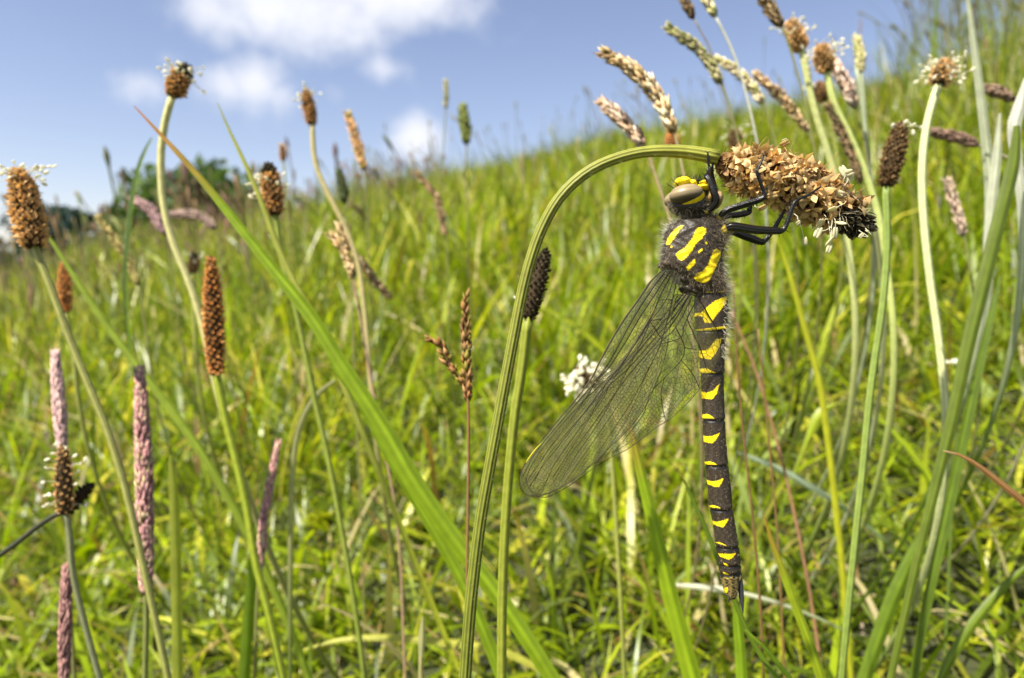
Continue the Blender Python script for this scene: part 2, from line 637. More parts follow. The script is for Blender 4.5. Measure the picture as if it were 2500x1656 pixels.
def far_heads(n, y0, y1, h0, h1, hl, hw, cols, xlo=-1, xhi=1, droop=.5):
    """thin flowering stems with a spindle of seeds, too many to count"""
    mb_v, mb_q, mb_c = [], [], []
    off = 0
    cols = np.array(cols)
    for i in range(n):
        y = math.sqrt(y0 * y0 + rng.random() * (y1 * y1 - y0 * y0))
        x = (xlo + (xhi - xlo) * rng.random()) * (0.9 * y + .2)
        z = float(ground(x, y))
        h = h0 + (h1 - h0) * rng.random()
        ph = rng.normal(2.8, 1.0)
        ln = abs(rng.normal(0, .45))
        L_ = hl * (.6 + .8 * rng.random())
        k = 5
        t = np.linspace(0, 1, k)
        th = ln * (t ** 1.5) * (1 + droop)
        dz = np.concatenate([[0], np.cumsum(np.cos(th[:-1]) * h / (k - 1))])
        dx = np.concatenate([[0], np.cumsum(np.sin(th[:-1]) * h / (k - 1))])
        pts = np.stack([x + dx * math.cos(ph), y + dx * math.sin(ph), z + dz], 1)
        d = nrm(pts[-1] - pts[-2])
        t2 = np.linspace(0, 1, 5)[1:, None]
        hp = pts[-1] + d * L_ * t2 + np.array((0, 0, -1.)) * (t2 ** 2) * L_ * droop * rng.random() * .6
        path = np.vstack([pts, hp])
        sw = .0005 + .00012 * y
        W_ = hw * (.7 + .6 * rng.random())
        rad = np.concatenate([np.full(k, sw), np.array([.75, 1, .7, .12]) * W_])
        rad[k - 1] = W_ * .4
        sides = 4
        tt, n_, b_ = frames(path)
        a = np.arange(sides) * math.pi / 2
        ring = np.cos(a)[None, :, None] * n_[:, None] + np.sin(a)[None, :, None] * b_[:, None]
        V = (path[:, None] + ring * rad[:, None, None]).reshape(-1, 3)
        m_ = len(path)
        I = np.arange(m_ * sides).reshape(m_, sides)
        Q = np.stack([I[:-1], np.roll(I[:-1], -1, 1), np.roll(I[1:], -1, 1), I[1:]], -1).reshape(-1, 4)
        c = cols[rng.integers(len(cols))] * (.75 + .5 * rng.random())
        C = np.repeat(np.vstack([np.tile(np.array((.17, .19, .05)) * (.7 + .6 * rng.random()), (k - 1, 1)), np.tile(c, (5, 1))]), sides, 0)
        mb_v.append(V); mb_q.append(Q + off); mb_c.append(C)
        off += len(V)
    return np.concatenate(mb_v), np.concatenate(mb_q), np.concatenate(mb_c)


HB = [(.26, .15, .10), (.30, .20, .10), (.22, .13, .11), (.34, .27, .13), (.20, .22, .07)]
HG = [(.20, .22, .08), (.30, .26, .12), (.24, .16, .09), (.16, .17, .07)]
parts = [far_heads(160, .75, 1.6, .16, .34, .030, .0030, HB, -1, -.25),
         far_heads(1100, 1.2, 6.0, .16, .32, .040, .0042, HB, -1, -.1),
         far_heads(60, .9, 1.8, .16, .34, .03, .0025, HG, -.2, 1),
         far_heads(480, 1.8, 7.0, .20, .42, .040, .0032, HG, -.25, 1),
         far_heads(420, 1.0, 3.6, .30, .70, .040, .0042, [(.13, .10, .06), (.16, .15, .06), (.10, .12, .05)], .58, 1)]
off, Vs, Qs, Cs = 0, [], [], []
for v, q, c in parts:
    Vs.append(v); Qs.append(q + off); Cs.append(c)
    off += len(v)
tag(np_mesh('flowering_grass', np.concatenate(Vs), np.concatenate(Qs), np.concatenate(Cs), M['head']),
    'brownish flowering grass stems scattered over the hillside', 'grass', kind='stuff')

# ------------------------------------------------------------------ trees beyond the slope


def tree(px, py_top, width_px, dist, label, flat=False, n=2600, name='tree', cold=(.018, .040, .018)):
    c = P(px, py_top, dist)
    x, y = c[0], c[1]
    gz = float(ground(x, y))
    H = c[2] - gz
    R = width_px / FPX * dist / 2
    root = empty(name, (x, y, gz), label, name, 'trees and bushes beyond the slope')
    mb = MB()
    tr = smooth_path([(x, y, gz - .2), (x + .1, y, gz + H * .4), (x - .1, y + .1, gz + H * .85)], 10)
    tube(mb, tr, np.linspace(H * .035, H * .008, 10), (.07, .05, .035), 8)
    lobes = []
    for i in range(16 if not flat else 9):
        a = random.uniform(0, 2 * math.pi)
        rr = R * math.sqrt(random.random()) * (.8 if not flat else .95)
        hz = random.uniform(.45, .95) if not flat else random.choice((.55, .72, .9))
        rr *= math.sqrt(max(.1, 1 - ((hz - .6) / .45) ** 2)) if not flat else (1.25 - .5 * hz)
        p = np.array((x + rr * math.cos(a), y + rr * math.sin(a), gz + H * hz))
        lobes.append((p, R * random.uniform(.32, .5) * (1.25 if flat else 1)))
        k = tr[min(9, int(hz * 9))]
        tube(mb, smooth_path([k, (k + p) / 2 + (0, 0, .05 * H), p], 5), np.linspace(H * .012, H * .003, 5), (.07, .05, .035), 5)
    mb.build('trunk', M['bark'], root)
    Vl, Ql, Cl = [], [], []
    for i in range(n):
        p, r = random.choice(lobes)
        u = nrm(rng.normal(size=3)) * r * (rng.random() ** .4)
        if flat:
            u[2] *= .3
        q = p + u
        s = .13 * R / 2 * (.6 + rng.random())
        a_, b_ = nrm(rng.normal(size=3)), nrm(rng.normal(size=3))
        Vl += [q - a_ * s, q - b_ * s * .6, q + a_ * s, q + b_ * s * .6]
        Ql.append((4 * i, 4 * i + 1, 4 * i + 2, 4 * i + 3))
        cc = np.array(cold) * (.6 + .9 * rng.random())
        Cl += [cc] * 4
    mb2 = MB()
    mb2.add(Vl, Ql, np.array(Cl))
    mb2.build('crown', M['leafm'], root, smooth=False)


tree(440, 452, 430, 34, 'round crowned broadleaf tree, the tallest beyond the slope', cold=(.075, .120, .030), n=4800)
tree(590, 540, 170, 42, 'rounded low tree standing beside the tallest tree', cold=(.045, .08, .025))
tree(205, 505, 300, 36, 'flat topped dark conifer with layered branches beyond the slope', flat=True, cold=(.022, .050, .032), n=4200)
tree(105, 545, 320, 30, 'dark blue-green bush below the layered conifer', cold=(.020, .045, .038), name='bush')
tree(-30, 600, 330, 26, 'dark bush at the foot of the slope beside the blue-green bush', cold=(.03, .05, .02), name='bush')

# ------------------------------------------------------------------ plantains


def scale_mesh(kind, seed):
    """one floret: a cup of papery lobes; built along +Z, about 1 unit long"""
    r = random.Random(seed)
    mb = MB()
    if kind in ('paper', 'cup'):
        nl = 4 if kind == 'paper' else 3
        for k in range(nl):
            a = 2 * math.pi * k / nl + r.uniform(-.3, .3)
            open_ = r.uniform(.35, 1.15) if kind == 'paper' else r.uniform(.15, .5)
            w = r.uniform(.26, .4)
            l = r.uniform(.75, 1.15)
            side = np.array((-math.sin(a), math.cos(a), 0))
            outd = np.array((math.cos(a), math.sin(a), 0))
            pts = []
            for t, wd in ((0, .25), (.35, .95), (.7, .8), (1, .05)):
                bend = open_ * t ** 1.3
                c = outd * (.10 + math.sin(bend) * t * l * .9) + np.array((0, 0, 1)) * (math.cos(bend) * t * l)
                cup = nrm(outd * math.cos(bend) - np.array((0, 0, 1)) * math.sin(bend)) * (-.10 * wd)
                pts += [c + side * w * wd * .8, c + cup, c - side * w * wd * .8]
            F = []
            for i in range(3):
                for j in (0, 1):
                    F.append((3 * i + j, 3 * i + j + 1, 3 * i + 4 + j, 3 * i + 3 + j))
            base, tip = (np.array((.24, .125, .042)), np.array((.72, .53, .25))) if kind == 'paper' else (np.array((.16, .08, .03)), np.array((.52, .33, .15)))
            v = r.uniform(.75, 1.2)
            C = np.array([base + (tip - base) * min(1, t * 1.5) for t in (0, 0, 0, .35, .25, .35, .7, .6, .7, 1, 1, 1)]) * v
            mb.add(pts, F, np.clip(C, 0, .9))
    else:  # pointed bud scale
        for k in range(3):
            a = 2 * math.pi * k / 3 + r.uniform(-.2, .2)
            outd = np.array((math.cos(a), math.sin(a), 0))
            side = np.array((-math.sin(a), math.cos(a), 0))
            pts = []
            for t, wd, o in ((0, .4, .05), (.35, 1, .25), (.7, .7, .24), (1, .05, .1)):
                c = outd * o + np.array((0, 0, t))
                pts += [c + side * .24 * wd, c + outd * .10 * wd, c - side * .24 * wd]
            F = []
            for i in range(3):
                for j in (0, 1):
                    F.append((3 * i + j, 3 * i + j + 1, 3 * i + 4 + j, 3 * i + 3 + j))
            v = r.uniform(.7, 1.2)
            C = np.array([(.022, .020, .012)] * 6 + [(.035, .03, .016)] * 3 + [(.22, .17, .09)] * 3) * v
            mb.add(pts, F, C)
    return mb


def proto(kind, seed, mat):
    o = scale_mesh(kind, seed).build('floret_source', mat)
    me = o.data
    bpy.data.objects.remove(o)
    return me


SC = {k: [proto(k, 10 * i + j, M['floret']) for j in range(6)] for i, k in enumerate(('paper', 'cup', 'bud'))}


def recolour(me, mul, name):
    c = me.copy()
    n = len(c.vertices)
    a = np.empty(n * 4, np.float32)
    c.color_attributes['Col'].data.foreach_get('color', a)
    a = a.reshape(-1, 4)
    a[:, :3] = np.clip(a[:, :3] * np.array(mul), 0, .9)
    c.color_attributes['Col'].data.foreach_set('color', a.ravel())
    return c


SC['copper'] = [recolour(m_, (1.45, 1.15, .85), 'c') for m_ in SC['cup']]
SC['brown'] = [recolour(m_, (1.3, 1.22, 1.1), 'c') for m_ in SC['cup']]
SC['tan'] = [recolour(m_, (1.4, 1.4, 1.35), 'c') for m_ in SC['cup']]
SC['pale'] = [recolour(m_, (1.55, 1.65, 1.75), 'c') for m_ in SC['cup']]
SC['dull'] = [recolour(m_, (.50, .50, .50), 'c') for m_ in SC['cup']]


def frame_matrix(o, zdir, size, roll):
    from mathutils import Matrix
    z = nrm(zdir)
    ref = np.array((0, 0, 1.)) if abs(z[2]) < .9 else np.array((1., 0, 0))
    x = nrm(np.cross(ref, z))
    y = np.cross(z, x)
    x2 = x * math.cos(roll) + y * math.sin(roll)
    y2 = np.cross(z, x2)
    m_ = Matrix.Identity(4)
    for i in range(3):
        m_[i][0], m_[i][1], m_[i][2], m_[i][3] = x2[i] * size, y2[i] * size, z[i] * size, o[i]
    return m_


def stamen(mb, base, d, length, size, curl=.4):
    side = nrm(rng.normal(size=3))
    tip = base + d * length + side * length * curl + np.array((0, 0, -1)) * length * .15
    tube(mb, smooth_path([base, base + d * length * .55 + side * length * .05, tip], 6), size * .07, (.78, .74, .60), 4, cap=False)
    a = nrm(d + side * rng.normal() + .5 * rng.normal(size=3))
    b_ = nrm(np.cross(a, rng.normal(size=3)))
    c_ = np.cross(a, b_)
    ellipsoid(mb, tip + a * size * .3, (a * size * .62, b_ * size * .36, c_ * size * .2), (.86, .83, .66), 8, 5)


def plantain(label, head, width, stem, d, style='brown', anthers=0, arange=(.4, .9), parts=True, stem_w=14, col=(.20, .21, .045),
             coltop=None, n=150, ds=True, d_head=None, budtop=.0, asize=.0016, group=None, pyr=1.0, depth_end=None):
    """head=(base, top) and stem in picture positions, d the distance worked out from a head 7 to 10 mm wide"""
    PP = PD if ds else P
    k = (DS if ds else 1) / FPX * d
    hb, ht = PP(*head[0], d), PP(*head[1], d if d_head is None else d_head)
    L_ = np.linalg.norm(ht - hb)
    R_ = width * k / 2
    ax = nrm(ht - hb)
    pts = [PP(x, y, d + ((depth_end - d) * i / (len(stem) - 1) if depth_end else 0)) for i, (x, y) in enumerate(stem)]
    pts = to_ground([hb + ax * L_ * .04, *pts[0:]] if np.linalg.norm(pts[0] - hb) > 1e-4 else [hb + ax * L_ * .04, *pts[1:]])
    base = pts[-1].copy()
    root = empty('ribwort_plantain', base, label, 'wildflower', group or 'ribwort plantains in the meadow')
    mb = MB()
    sp = smooth_path(pts, 70)
    r = stem_w * k / 2
    col = np.array(col) * (1.45 if max(col) > .1 else 1)
    ct = np.array(coltop if coltop is not None else col)
    t = np.linspace(0, 1, 70)[:, None] ** .7
    t2 = np.clip((t - .45) * 2, 0, 1)
    tube(mb, sp, r * np.linspace(.95, .85, 70), np.array(col) * (1 - t2) + np.array((.13, .18, .02)) * t2 if max(col) > .1 else np.array(col), 15, rib=.09)
    mb.build('stem', M['stem'], root)
    # core of the spike
    u = np.linspace(0, 1, 14)
    prof = np.clip(np.sin(np.pi * np.clip(u * .93 + .06, 0, 1)) ** .42, .1, 1) * (1 - .25 * u * pyr)
    mb = MB()
    tube(mb, hb[None] + ax[None] * (u * L_)[:, None], R_ * .72 * prof, (.06, .04, .02), 12)
    hd = mb.build('flower_head', M['head'], root)
    x1 = nrm(np.cross(ax, (0.2, 1, .1)))
    y1 = np.cross(ax, x1)
    s = max(R_ * .42, L_ * .045)
    joined = MB()
    for i in range(n):
        t = (i + .5) / n
        a = i * 2.39996
        pr = float(np.interp(t, u, prof))
        nd = x1 * math.cos(a) + y1 * math.sin(a)
        o = hb + ax * (t * L_ * .97) + nd * R_ * .60 * pr
        z = nrm(nd * .8 + ax * (.45 + .9 * t ** 3) + rng.normal(size=3) * .13)
        st = 'bud' if t > 1 - budtop else style
        me = SC[st][random.randrange(6)]
        sz = s * random.uniform(.8, 1.2) * (.85 if t > .9 else 1)
        mt = frame_matrix(o - base, z, sz, random.uniform(0, 6.28))
        if parts:
            f = bpy.data.objects.new('floret', me)
            COL.objects.link(f)
            f.parent = hd
            f.matrix_local = mt
        else:
            co = np.array([(mt @ v.co)[:] for v in me.vertices]) + base
            cc = np.array([x.color[:3] for x in me.color_attributes['Col'].data])
            joined.add(co, [tuple(p.vertices) for p in me.polygons], cc * random.uniform(.75, 1.25))
    if not parts:
        tag(joined.build('florets', M['floret'], hd), kind='stuff')
    for i in range(anthers):
        t = random.uniform(*arange)
        a = random.uniform(0, 6.28)
        nd = x1 * math.cos(a) + y1 * math.sin(a)
        o = hb + ax * t * L_ + nd * R_ * .8 * float(np.interp(t, u, prof))
        mb = MB()
        stamen(mb, o, nrm(nd + ax * random.uniform(-.2, .6)), R_ * random.uniform(.5, 1.1), asize)
        mb.build('stamen', M['anther'], hd)
    return root, hd


plantain('thick coppery plantain spike with a white anther crown leaning over a slimmer brown spike',
         ((80, 572), (42, 392)), 86, [(80, 574), (112, 650), (160, 780), (205, 890), (250, 1000), (290, 1130), (330, 1300), (370, 1480)], .20,
         'tan', 26, (.86, 1.0), n=190, stem_w=17, col=(.22, .22, .06))
plantain('plantain with a round tan ball head and white anthers standing highest against the sky',
         ((397, 224), (432, 152)), 60, [(397, 226), (380, 290), (372, 370), (378, 470), (400, 560), (440, 660), (470, 760), (492, 860)], .25,
         'brown', 34, (.45, 1.0), n=110, stem_w=17, col=(.36, .34, .14), budtop=.35)
plantain('slim plantain spike with white anther tuft on a pinkish S-curved stalk against the sky',
         ((722, 288), (706, 205)), 38, [(722, 290), (728, 370), (750, 430), (785, 500), (812, 560), (832, 630), (846, 750), (858, 900)], .32,
         'brown', 18, (.6, 1.0), n=110, stem_w=12, col=(.33, .28, .12))
plantain('plantain spike with a green tip and cream anther belt, behind the long diagonal grass blade',
         ((637, 498), (620, 378)), 60, [(638, 500), (652, 600), (680, 700), (702, 800), (727, 920), (757, 1050), (782, 1180), (807, 1320), (832, 1480), (842, 1568)], .24,
         'brown', 24, (.35, .75), n=140, stem_w=14, col=(.16, .19, .03), budtop=.22)
plantain('long cylindrical copper plantain spike without anthers on a green stalk',
         ((500, 868), (487, 592)), 54, [(502, 870), (520, 960), (550, 1080), (572, 1180), (592, 1300), (622, 1420), (655, 1568)], .23,
         'copper', 0, n=230, stem_w=19, col=(.20, .24, .02), pyr=.6)
plantain('small brown cylindrical plantain spike below the leaning coppery spike',
         ((153, 722), (147, 606)), 38, [(154, 724), (164, 780), (172, 840), (178, 900)], .34, 'copper', 0, n=120, stem_w=10, parts=False)
plantain('dark unopened plantain spike growing just behind the arched stalk',
         ((1220, 740), (1264, 575)), 56, [(1219, 742), (1207, 850), (1190, 960), (1176, 1100), (1166, 1250), (1161, 1400), (1160, 1568)], .165,
         'bud', 5, (.1, .4), n=130, stem_w=23, col=(.16, .18, .02), asize=.0009)
plantain('ragged plantain spike with white anthers in front of a pale purple grass plume',
         ((150, 1188), (146, 1030)), 52, [(152, 1190), (162, 1240), (168, 1320), (190, 1420), (230, 1568)], .21, 'tan', 22, (.1, 1.0), n=90, stem_w=14, col=(.14, .15, .07))
plantain('stubby black plantain bud leaning on the ragged spike',
         ((150, 1185), (212, 1118)), 44, [(135, 1187), (90, 1215), (40, 1255), (-20, 1300), (-60, 1360)], .215, 'bud', 0, n=60, stem_w=12, col=(.05, .05, .03))
plantain('dull brown cylindrical plantain spike on a thin stalk beyond the flower tip',
         ((2048, 432), (2084, 284)), 58, [(2047, 436), (2050, 560), (2040, 700), (2012, 900), (1992, 1100), (1976, 1250)], .20, 'dull', 6, (.9, 1), n=190, stem_w=17,
         col=(.15, .20, .04), pyr=.4)
plantain('pale tan plantain head with white anthers, beside a dark drooping grass spike against the sky',
         ((1853, 118), (1826, 48)), 52, [(1855, 120), (1870, 200), (1890, 280), (1922, 380), (1950, 500), (1970, 640)], .29, 'pale', 26, (.3, 1.0), n=110, stem_w=16, col=(.34, .36, .14))
plantain('small pale plantain head with white anthers beside a pink grass plume',
         ((1912, 168), (1896, 104)), 56, [(1912, 170), (1928, 240), (1962, 310), (2000, 400), (2035, 520), (2060, 700)], .28, 'pale', 30, (.3, 1.0), n=90, stem_w=16, col=(.34, .38, .12))
plantain('short plantain head with wide white anther skirt on a pale curved stalk',
         ((2170, 198), (2190, 142)), 64, [(2167, 200), (2142, 290), (2131, 400), (2136, 520), (2150, 650), (2166, 760), (2182, 900)], .24, 'pale', 44, (.2, 1.0), n=80, stem_w=18, col=(.42, .44, .22))
plantain('small blurred plantain bud with pale anthers beside the long copper spike',
         ((446, 632), (449, 584)), 34, [(446, 634), (448, 700), (452, 800)], .40, 'dull', 12, (.4, 1), n=60, stem_w=9, parts=False, budtop=.4)
plantain('plantain head ringed with cream anthers showing beside the wing edge',
         ((1385, 905), (1330, 855)), 62, [(1388, 908), (1400, 950), (1412, 1040), (1420, 1150)], .25, 'dull', 80, (.1, 1.0), n=80, stem_w=11, asize=.0026)
plantain('blurred plantain head with pale top directly above the flower spike',
         ((1698, 345), (1700, 300)), 42, [(1698, 347), (1704, 420), (1712, 520)], .40, 'dull', 14, (.6, 1), n=60, stem_w=8, parts=False)
plantain('blurred brown plantain head above the bend of the arched stalk',
         ((1556, 352), (1552, 305)), 44, [(1556, 354), (1560, 430), (1570, 560)], .44, 'copper', 5, (.6, 1), n=70, stem_w=8, parts=False)
plantain('blurred dusky plantain head behind the pale heads with white anthers',
         ((1906, 235), (1890, 192)), 46, [(1908, 238), (1930, 330), (1945, 450)], .42, 'brown', 16, (.4, 1), n=60, stem_w=8, parts=False)
plantain('tiny dark plantain head standing alone on the skyline beside the pinkish stalk',
         ((655, 372), (652, 332)), 22, [(656, 375), (662, 460), (668, 560)], .60, 'brown', 8, (.6, 1), n=60, stem_w=5, parts=False)

# ------------------------------------------------------------------ the arched plantain that carries the dragonfly
main_stem = [(1660, 366), (1620, 357), (1560, 350), (1480, 353), (1400, 376), (1340, 411), (1290, 462), (1252, 530), (1226, 602), (1206, 682),
             (1190, 765), (1170, 870), (1150, 980), (1130, 1090), (1111, 1200), (1096, 1320), (1085, 1430), (1075, 1568)]
pts = to_ground([PD(x, y, .1275 + .004 * (i / 17)) for i, (x, y) in enumerate(main_stem)])
base = pts[-1].copy()
main_plant = empty('ribwort_plantain', base, 'arched plantain with a drooping tan flower spike that the dragonfly hangs from', 'wildflower', 'ribwort plantains in the meadow')
sp = smooth_path(pts, 170)
mb = MB()
u = np.linspace(0, 1, 170)[:, None]
tube(mb, sp, .5 * 28.5 * DS / FPX * .1275 * np.interp(u[:, 0], [0, .04, .12, .4, 1], [1.15, .86, .88, 1.0, 1.12]),
     np.array((.26, .265, .04)) * (1 - u) ** 1.8 + np.array((.070, .105, .007)) * (1 - (1 - u) ** 1.8), 54, rib=.07, nrib=9)
stem_o = mb.build('stem', M['stem'], main_plant)
# fine appressed hairs on the stalk
mb = MB()
tt, nn, bb = frames(sp)
for i in range(1500):
    k = random.randrange(2, 120)
    a = random.uniform(0, 6.28)
    r = .5 * 31 * DS / FPX * .1275
    nd = nn[k] * math.cos(a) + bb[k] * math.sin(a)
    o = sp[k] + (sp[k + 1] - sp[k]) * random.random() + nd * r * 1.0
    d = nrm(nd * .55 - tt[k] * 1.0 + rng.normal(size=3) * .2)
    s = nrm(np.cross(d, rng.normal(size=3))) * .000022
    e = o + d * random.uniform(.0004, .0009)
    mb.add([o + s, o - s, e], [(0, 1, 2)], (.55, .52, .34))
tag(mb.build('stem_hair', M['hair'], stem_o), kind='stuff')


def c1(x, y, d):       # positions read in an enlargement of the flower and the insect's fore body
    return P(1550 + x / 3.7333, 300 + y / 3.7333, d)


def c2(x, y, d):       # ... of the wings
    return P(1230 + x / 2.45, 600 + y / 2.45, d)


U1 = D0 / FPX / 3.7333     # metres in one step of those enlargements
DF = .1285                 # distance of the spike's axis
axp = [(742, 335), (860, 385), (1000, 425), (1200, 475), (1400, 555), (1600, 660), (1800, 775), (1950, 860), (2095, 940)]
hwid = [40, 120, 180, 232, 238, 222, 200, 165, 60]
A3 = smooth_path([np.append(c1(x, y, DF), w) for (x, y), w in zip(axp, hwid)], 90)
axis, hw = A3[:, :3], A3[:, 3] * U1
mb = MB()
tube(mb, axis, hw * .70, np.array((.05, .028, .012)), 20)
main_head = mb.build('flower_head', M['head'], main_plant)
ta, na, ba = frames(axis)
NFL = 300
extra = MB()
for i in range(560):
    t = ((i * 0.61803) % 1.0) * .985 + .005 if i >= NFL else (i + .5) / NFL
    # arc positions weighted to the thick middle
    k = min(88, int(t * 89))
    fr = t * 89 - k
    o = axis[k] * (1 - fr) + axis[k + 1] * fr
    r = hw[k] * (1 - fr) + hw[k + 1] * fr
    a = i * 2.39996 + (1.3 if i >= NFL else 0)
    nd = na[k] * math.cos(a) + ba[k] * math.sin(a)
    bud = t > .80 + .05 * math.sin(a * 2) + .07 * (nd[2] > .2)
    st = 'bud' if bud else ('paper' if random.random() < .8 else 'tan')
    up = nd[2]
    o2 = o + nd * r * (.66 + (.08 if not bud else .05) * rng.random())
    z = nrm(nd * .9 + ta[k] * (1.25 if bud else .45 * rng.random() + .1) + rng.normal(size=3) * (.16 if bud else .34))
    if t > .965:
        z = nrm(ta[k] + nd * .5)
    if t < .10:
        st, z = 'cup', nrm(nd * .7 + ta[k] * 1.0)
    sz = (.0025 if not bud else .0019) * random.uniform(.75, 1.25) * (.8 if t < .12 else 1)
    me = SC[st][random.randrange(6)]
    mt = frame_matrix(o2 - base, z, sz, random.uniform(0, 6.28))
    if i < NFL:
        f = bpy.data.objects.new('floret', me)
        COL.objects.link(f)
        f.parent = main_head
        f.matrix_local = mt
    else:
        co = np.array([(mt @ v.co)[:] for v in me.vertices]) + base
        cc = np.array([x.color[:3] for x in me.color_attributes['Col'].data])
        extra.add(co, [tuple(p.vertices) for p in me.polygons], np.clip(cc * random.uniform(.5, 1.15), 0, .9))
tag(extra.build('florets', M['floret'], main_head), kind='stuff')
# withered styles and hairs sticking out of the spike
mb = MB()
for i in range(620):
    k = random.randrange(2, 89)
    a = random.uniform(0, 6.28)
    nd = na[k] * math.cos(a) + ba[k] * math.sin(a)
    o = axis[k] + nd * hw[k] * random.uniform(.7, .85)
    d = nrm(nd + ta[k] * random.uniform(-.2, .9) + rng.normal(size=3) * .3)
    l = random.uniform(.0012, .0030) * (.7 if k > 72 else 1)
    pth = smooth_path([o, o + d * l * .5 + rng.normal(size=3) * l * .08, o + d * l + rng.normal(size=3) * l * .28], 5)
    tube(mb, pth, np.linspace(.00005, .00002, 5), np.array((.50, .32, .13)) * random.uniform(.5, 1.4) if k < 72 else np.array((.55, .50, .36)), 3, cap=False)
tag(mb.build('withered_styles', M['floret'], main_head), kind='stuff')
# stamens, each where it hangs
ST = [((1880, 640), (1925, 470), .0030, 1), ((1900, 560), (1960, 500), .0022, 1), ((1780, 730), (1850, 640), .0024, 1), ((1850, 700), (1795, 790), .0026, 1),
      ((1860, 780), (1872, 912), .0027, 1), ((1790, 800), (1668, 1000), .0026, 1), ((1800, 860), (1826, 1005), .0024, 1), ((1720, 830), (1690, 915), .0022, 1),
      ((1760, 880), (1772, 1083), .0024, 1), ((1790, 900), (1770, 1148), .0020, 1), ((1480, 870), (1550, 1080), .0018, 1), ((1450, 830), (1490, 915), .0016, 1),
      ((1560, 560), (1510, 600), .0026, -1), ((1250, 620), (1262, 660), .0024, -1), ((1000, 460), (960, 470), .0022, -1), ((1150, 720), (1162, 775), .0018, -1), ((1340, 160), (1365, 190), .0022, -1),
      ((2040, 980), (2062, 1030), .0014, 1), ((2100, 960), (2118, 985), .0012, 1), ((1930, 520), (1905, 445), .0026, 1)]
for (a, e, sz, cr_) in ST:
    dd = DF - .0042 if a[1] > 500 else DF - .001
    mb = MB()
    p0, p1 = c1(*a, DF - .003), c1(*e, dd)
    mid = (p0 + p1) / 2 + np.array((rng.normal() * .0007, -.0008, rng.normal() * .0006))
    tube(mb, smooth_path([p0, mid, p1], 9), .00007, (.75, .72, .55), 5)
    a_ = nrm(p1 - p0 + rng.normal(size=3) * .002)
    sz *= 1.05
    b_ = nrm(np.cross(a_, FWD + rng.normal(size=3) * .3))
    c_ = np.cross(a_, b_)
    cc = (.70, .66, .42) if cr_ > 0 else (.58, .40, .16)
    for s_ in (-1, 1):
        ellipsoid(mb, p1 + b_ * s_ * sz * .10, (a_ * sz * .46, b_ * sz * .15, c_ * sz * .09), cc, 9, 7)
    mb.build('stamen', M['anther'], main_head)

# ------------------------------------------------------------------ dragonfly
YEL = np.array((.80, .60, .008))
BLK = np.array((.030, .024, .018))
drag = empty('dragonfly', P(1740, 830, D0), 'black and yellow ringed dragonfly hanging head up with its clear wings folded back', 'dragonfly')


def loft_pts():
    L, R, Dp = [], [], []

    def s(l, r, d):
        L.append(l); R.append(r); Dp.append(d)
    s((540, 566), (575, 560), 30)
    s((470, 590), (630, 580), 80)
    s((400, 640), (660, 640), 120)
    s((325, 715), (680, 715), 150)
    s((318, 790), (690, 780), 160)
    s((380, 838), (700, 812), 130)
    s((455, 855), (690, 838), 80)
    s((440, 878), (755, 862), 95)
    s((350, 905), (790, 892), 135)
    s((282, 985), (828, 950), 170)
    s((260, 1110), (838, 1050), 185)
    s((240, 1220), (806, 1160), 192)
    s((238, 1320), (798, 1290), 190)
    s((335, 1400), (812, 1420), 175)
    s((440, 1475), (824, 1500), 150)
    for y, l, r, d in ((120, 350, 636, 122), (150, 362, 642, 116), (200, 358, 655, 120), (320, 357, 664, 122), (430, 368, 650, 117), (490, 378, 648, 112),
                       (600, 395, 632, 102), (730, 404, 628, 97), (860, 412, 624, 95), (1000, 422, 620, 93), (1150, 428, 625, 92), (1280, 432, 630, 93), (1450, 440, 637, 94)):
        s((l + 186.7, y + 1418.5), (r + 186.7, y + 1418.5 - (r - l) * .03), d)
    for y, l, r, d in ((60, 298, 498, 94), (200, 305, 507, 95), (350, 323, 528, 97), (470, 334, 541, 98), (590, 346, 548, 98), (750, 378, 574, 98), (930, 400, 604, 97), (1080, 426, 622, 92),
                       (1180, 438, 622, 84), (1250, 448, 612, 76), (1350, 476, 602, 60), (1410, 500, 590, 44), (1436, 525, 575, 14)):
        s((l + 186.7 + 149.3, y + 1418.5 + 1493.3), (r + 186.7 + 149.3, y + 1418.5 + 1493.3 - 8), d)
    return np.array(L, float), np.array(R, float), np.array(Dp, float)


LL, RR, DD = loft_pts()
NR, NA = 780, 168
st = smooth_path(np.hstack([LL, RR, DD[:, None]]), NR)
# note: smooth_path spaces by the first three columns (left edge), fine for a loft
Lp, Rp, Dh = st[:, :2], st[:, 2:4], st[:, 4]
JOINT = [150 + 1418.5 - 6, 484 + 1418.5, 872 + 1418.5, 1290 + 1418.5] + [v + 1418.5 + 1493.3 for v in (208, 606, 945, 1110, 1188)]
cy = (Lp[:, 1] + Rp[:, 1]) / 2
shr = np.ones(NR)
jdark = np.zeros(NR)
for i, j in enumerate(JOINT):
    g = np.exp(-((cy - j) / 11.0) ** 2)
    shr -= .085 * g
    shr += .030 * np.exp(-((cy - j + 32) / 18.0) ** 2) + .012 * np.exp(-((cy - j - 30) / 16.0) ** 2)
    jdark = np.maximum(jdark, np.exp(-((cy - j - 8) / 17.0) ** 4))
cen = (Lp + Rp) / 2
wv = (Rp - Lp) / 2 * shr[:, None]
th = np.linspace(0, 2 * math.pi, NA, endpoint=False)
ct_, st_ = np.cos(th), np.sin(th)
ux = cen[:, None, 0] + wv[:, None, 0] * ct_
uy = cen[:, None, 1] + wv[:, None, 1] * ct_
dz = np.sign(st_) * np.abs(st_) ** .9
dd = (Dh * shr)[:, None] * dz[None, :] * U1
x_ = (1550 + ux / 3.7333 - 1250) / FPX
y_ = (300 + uy / 3.7333 - 828) / FPX
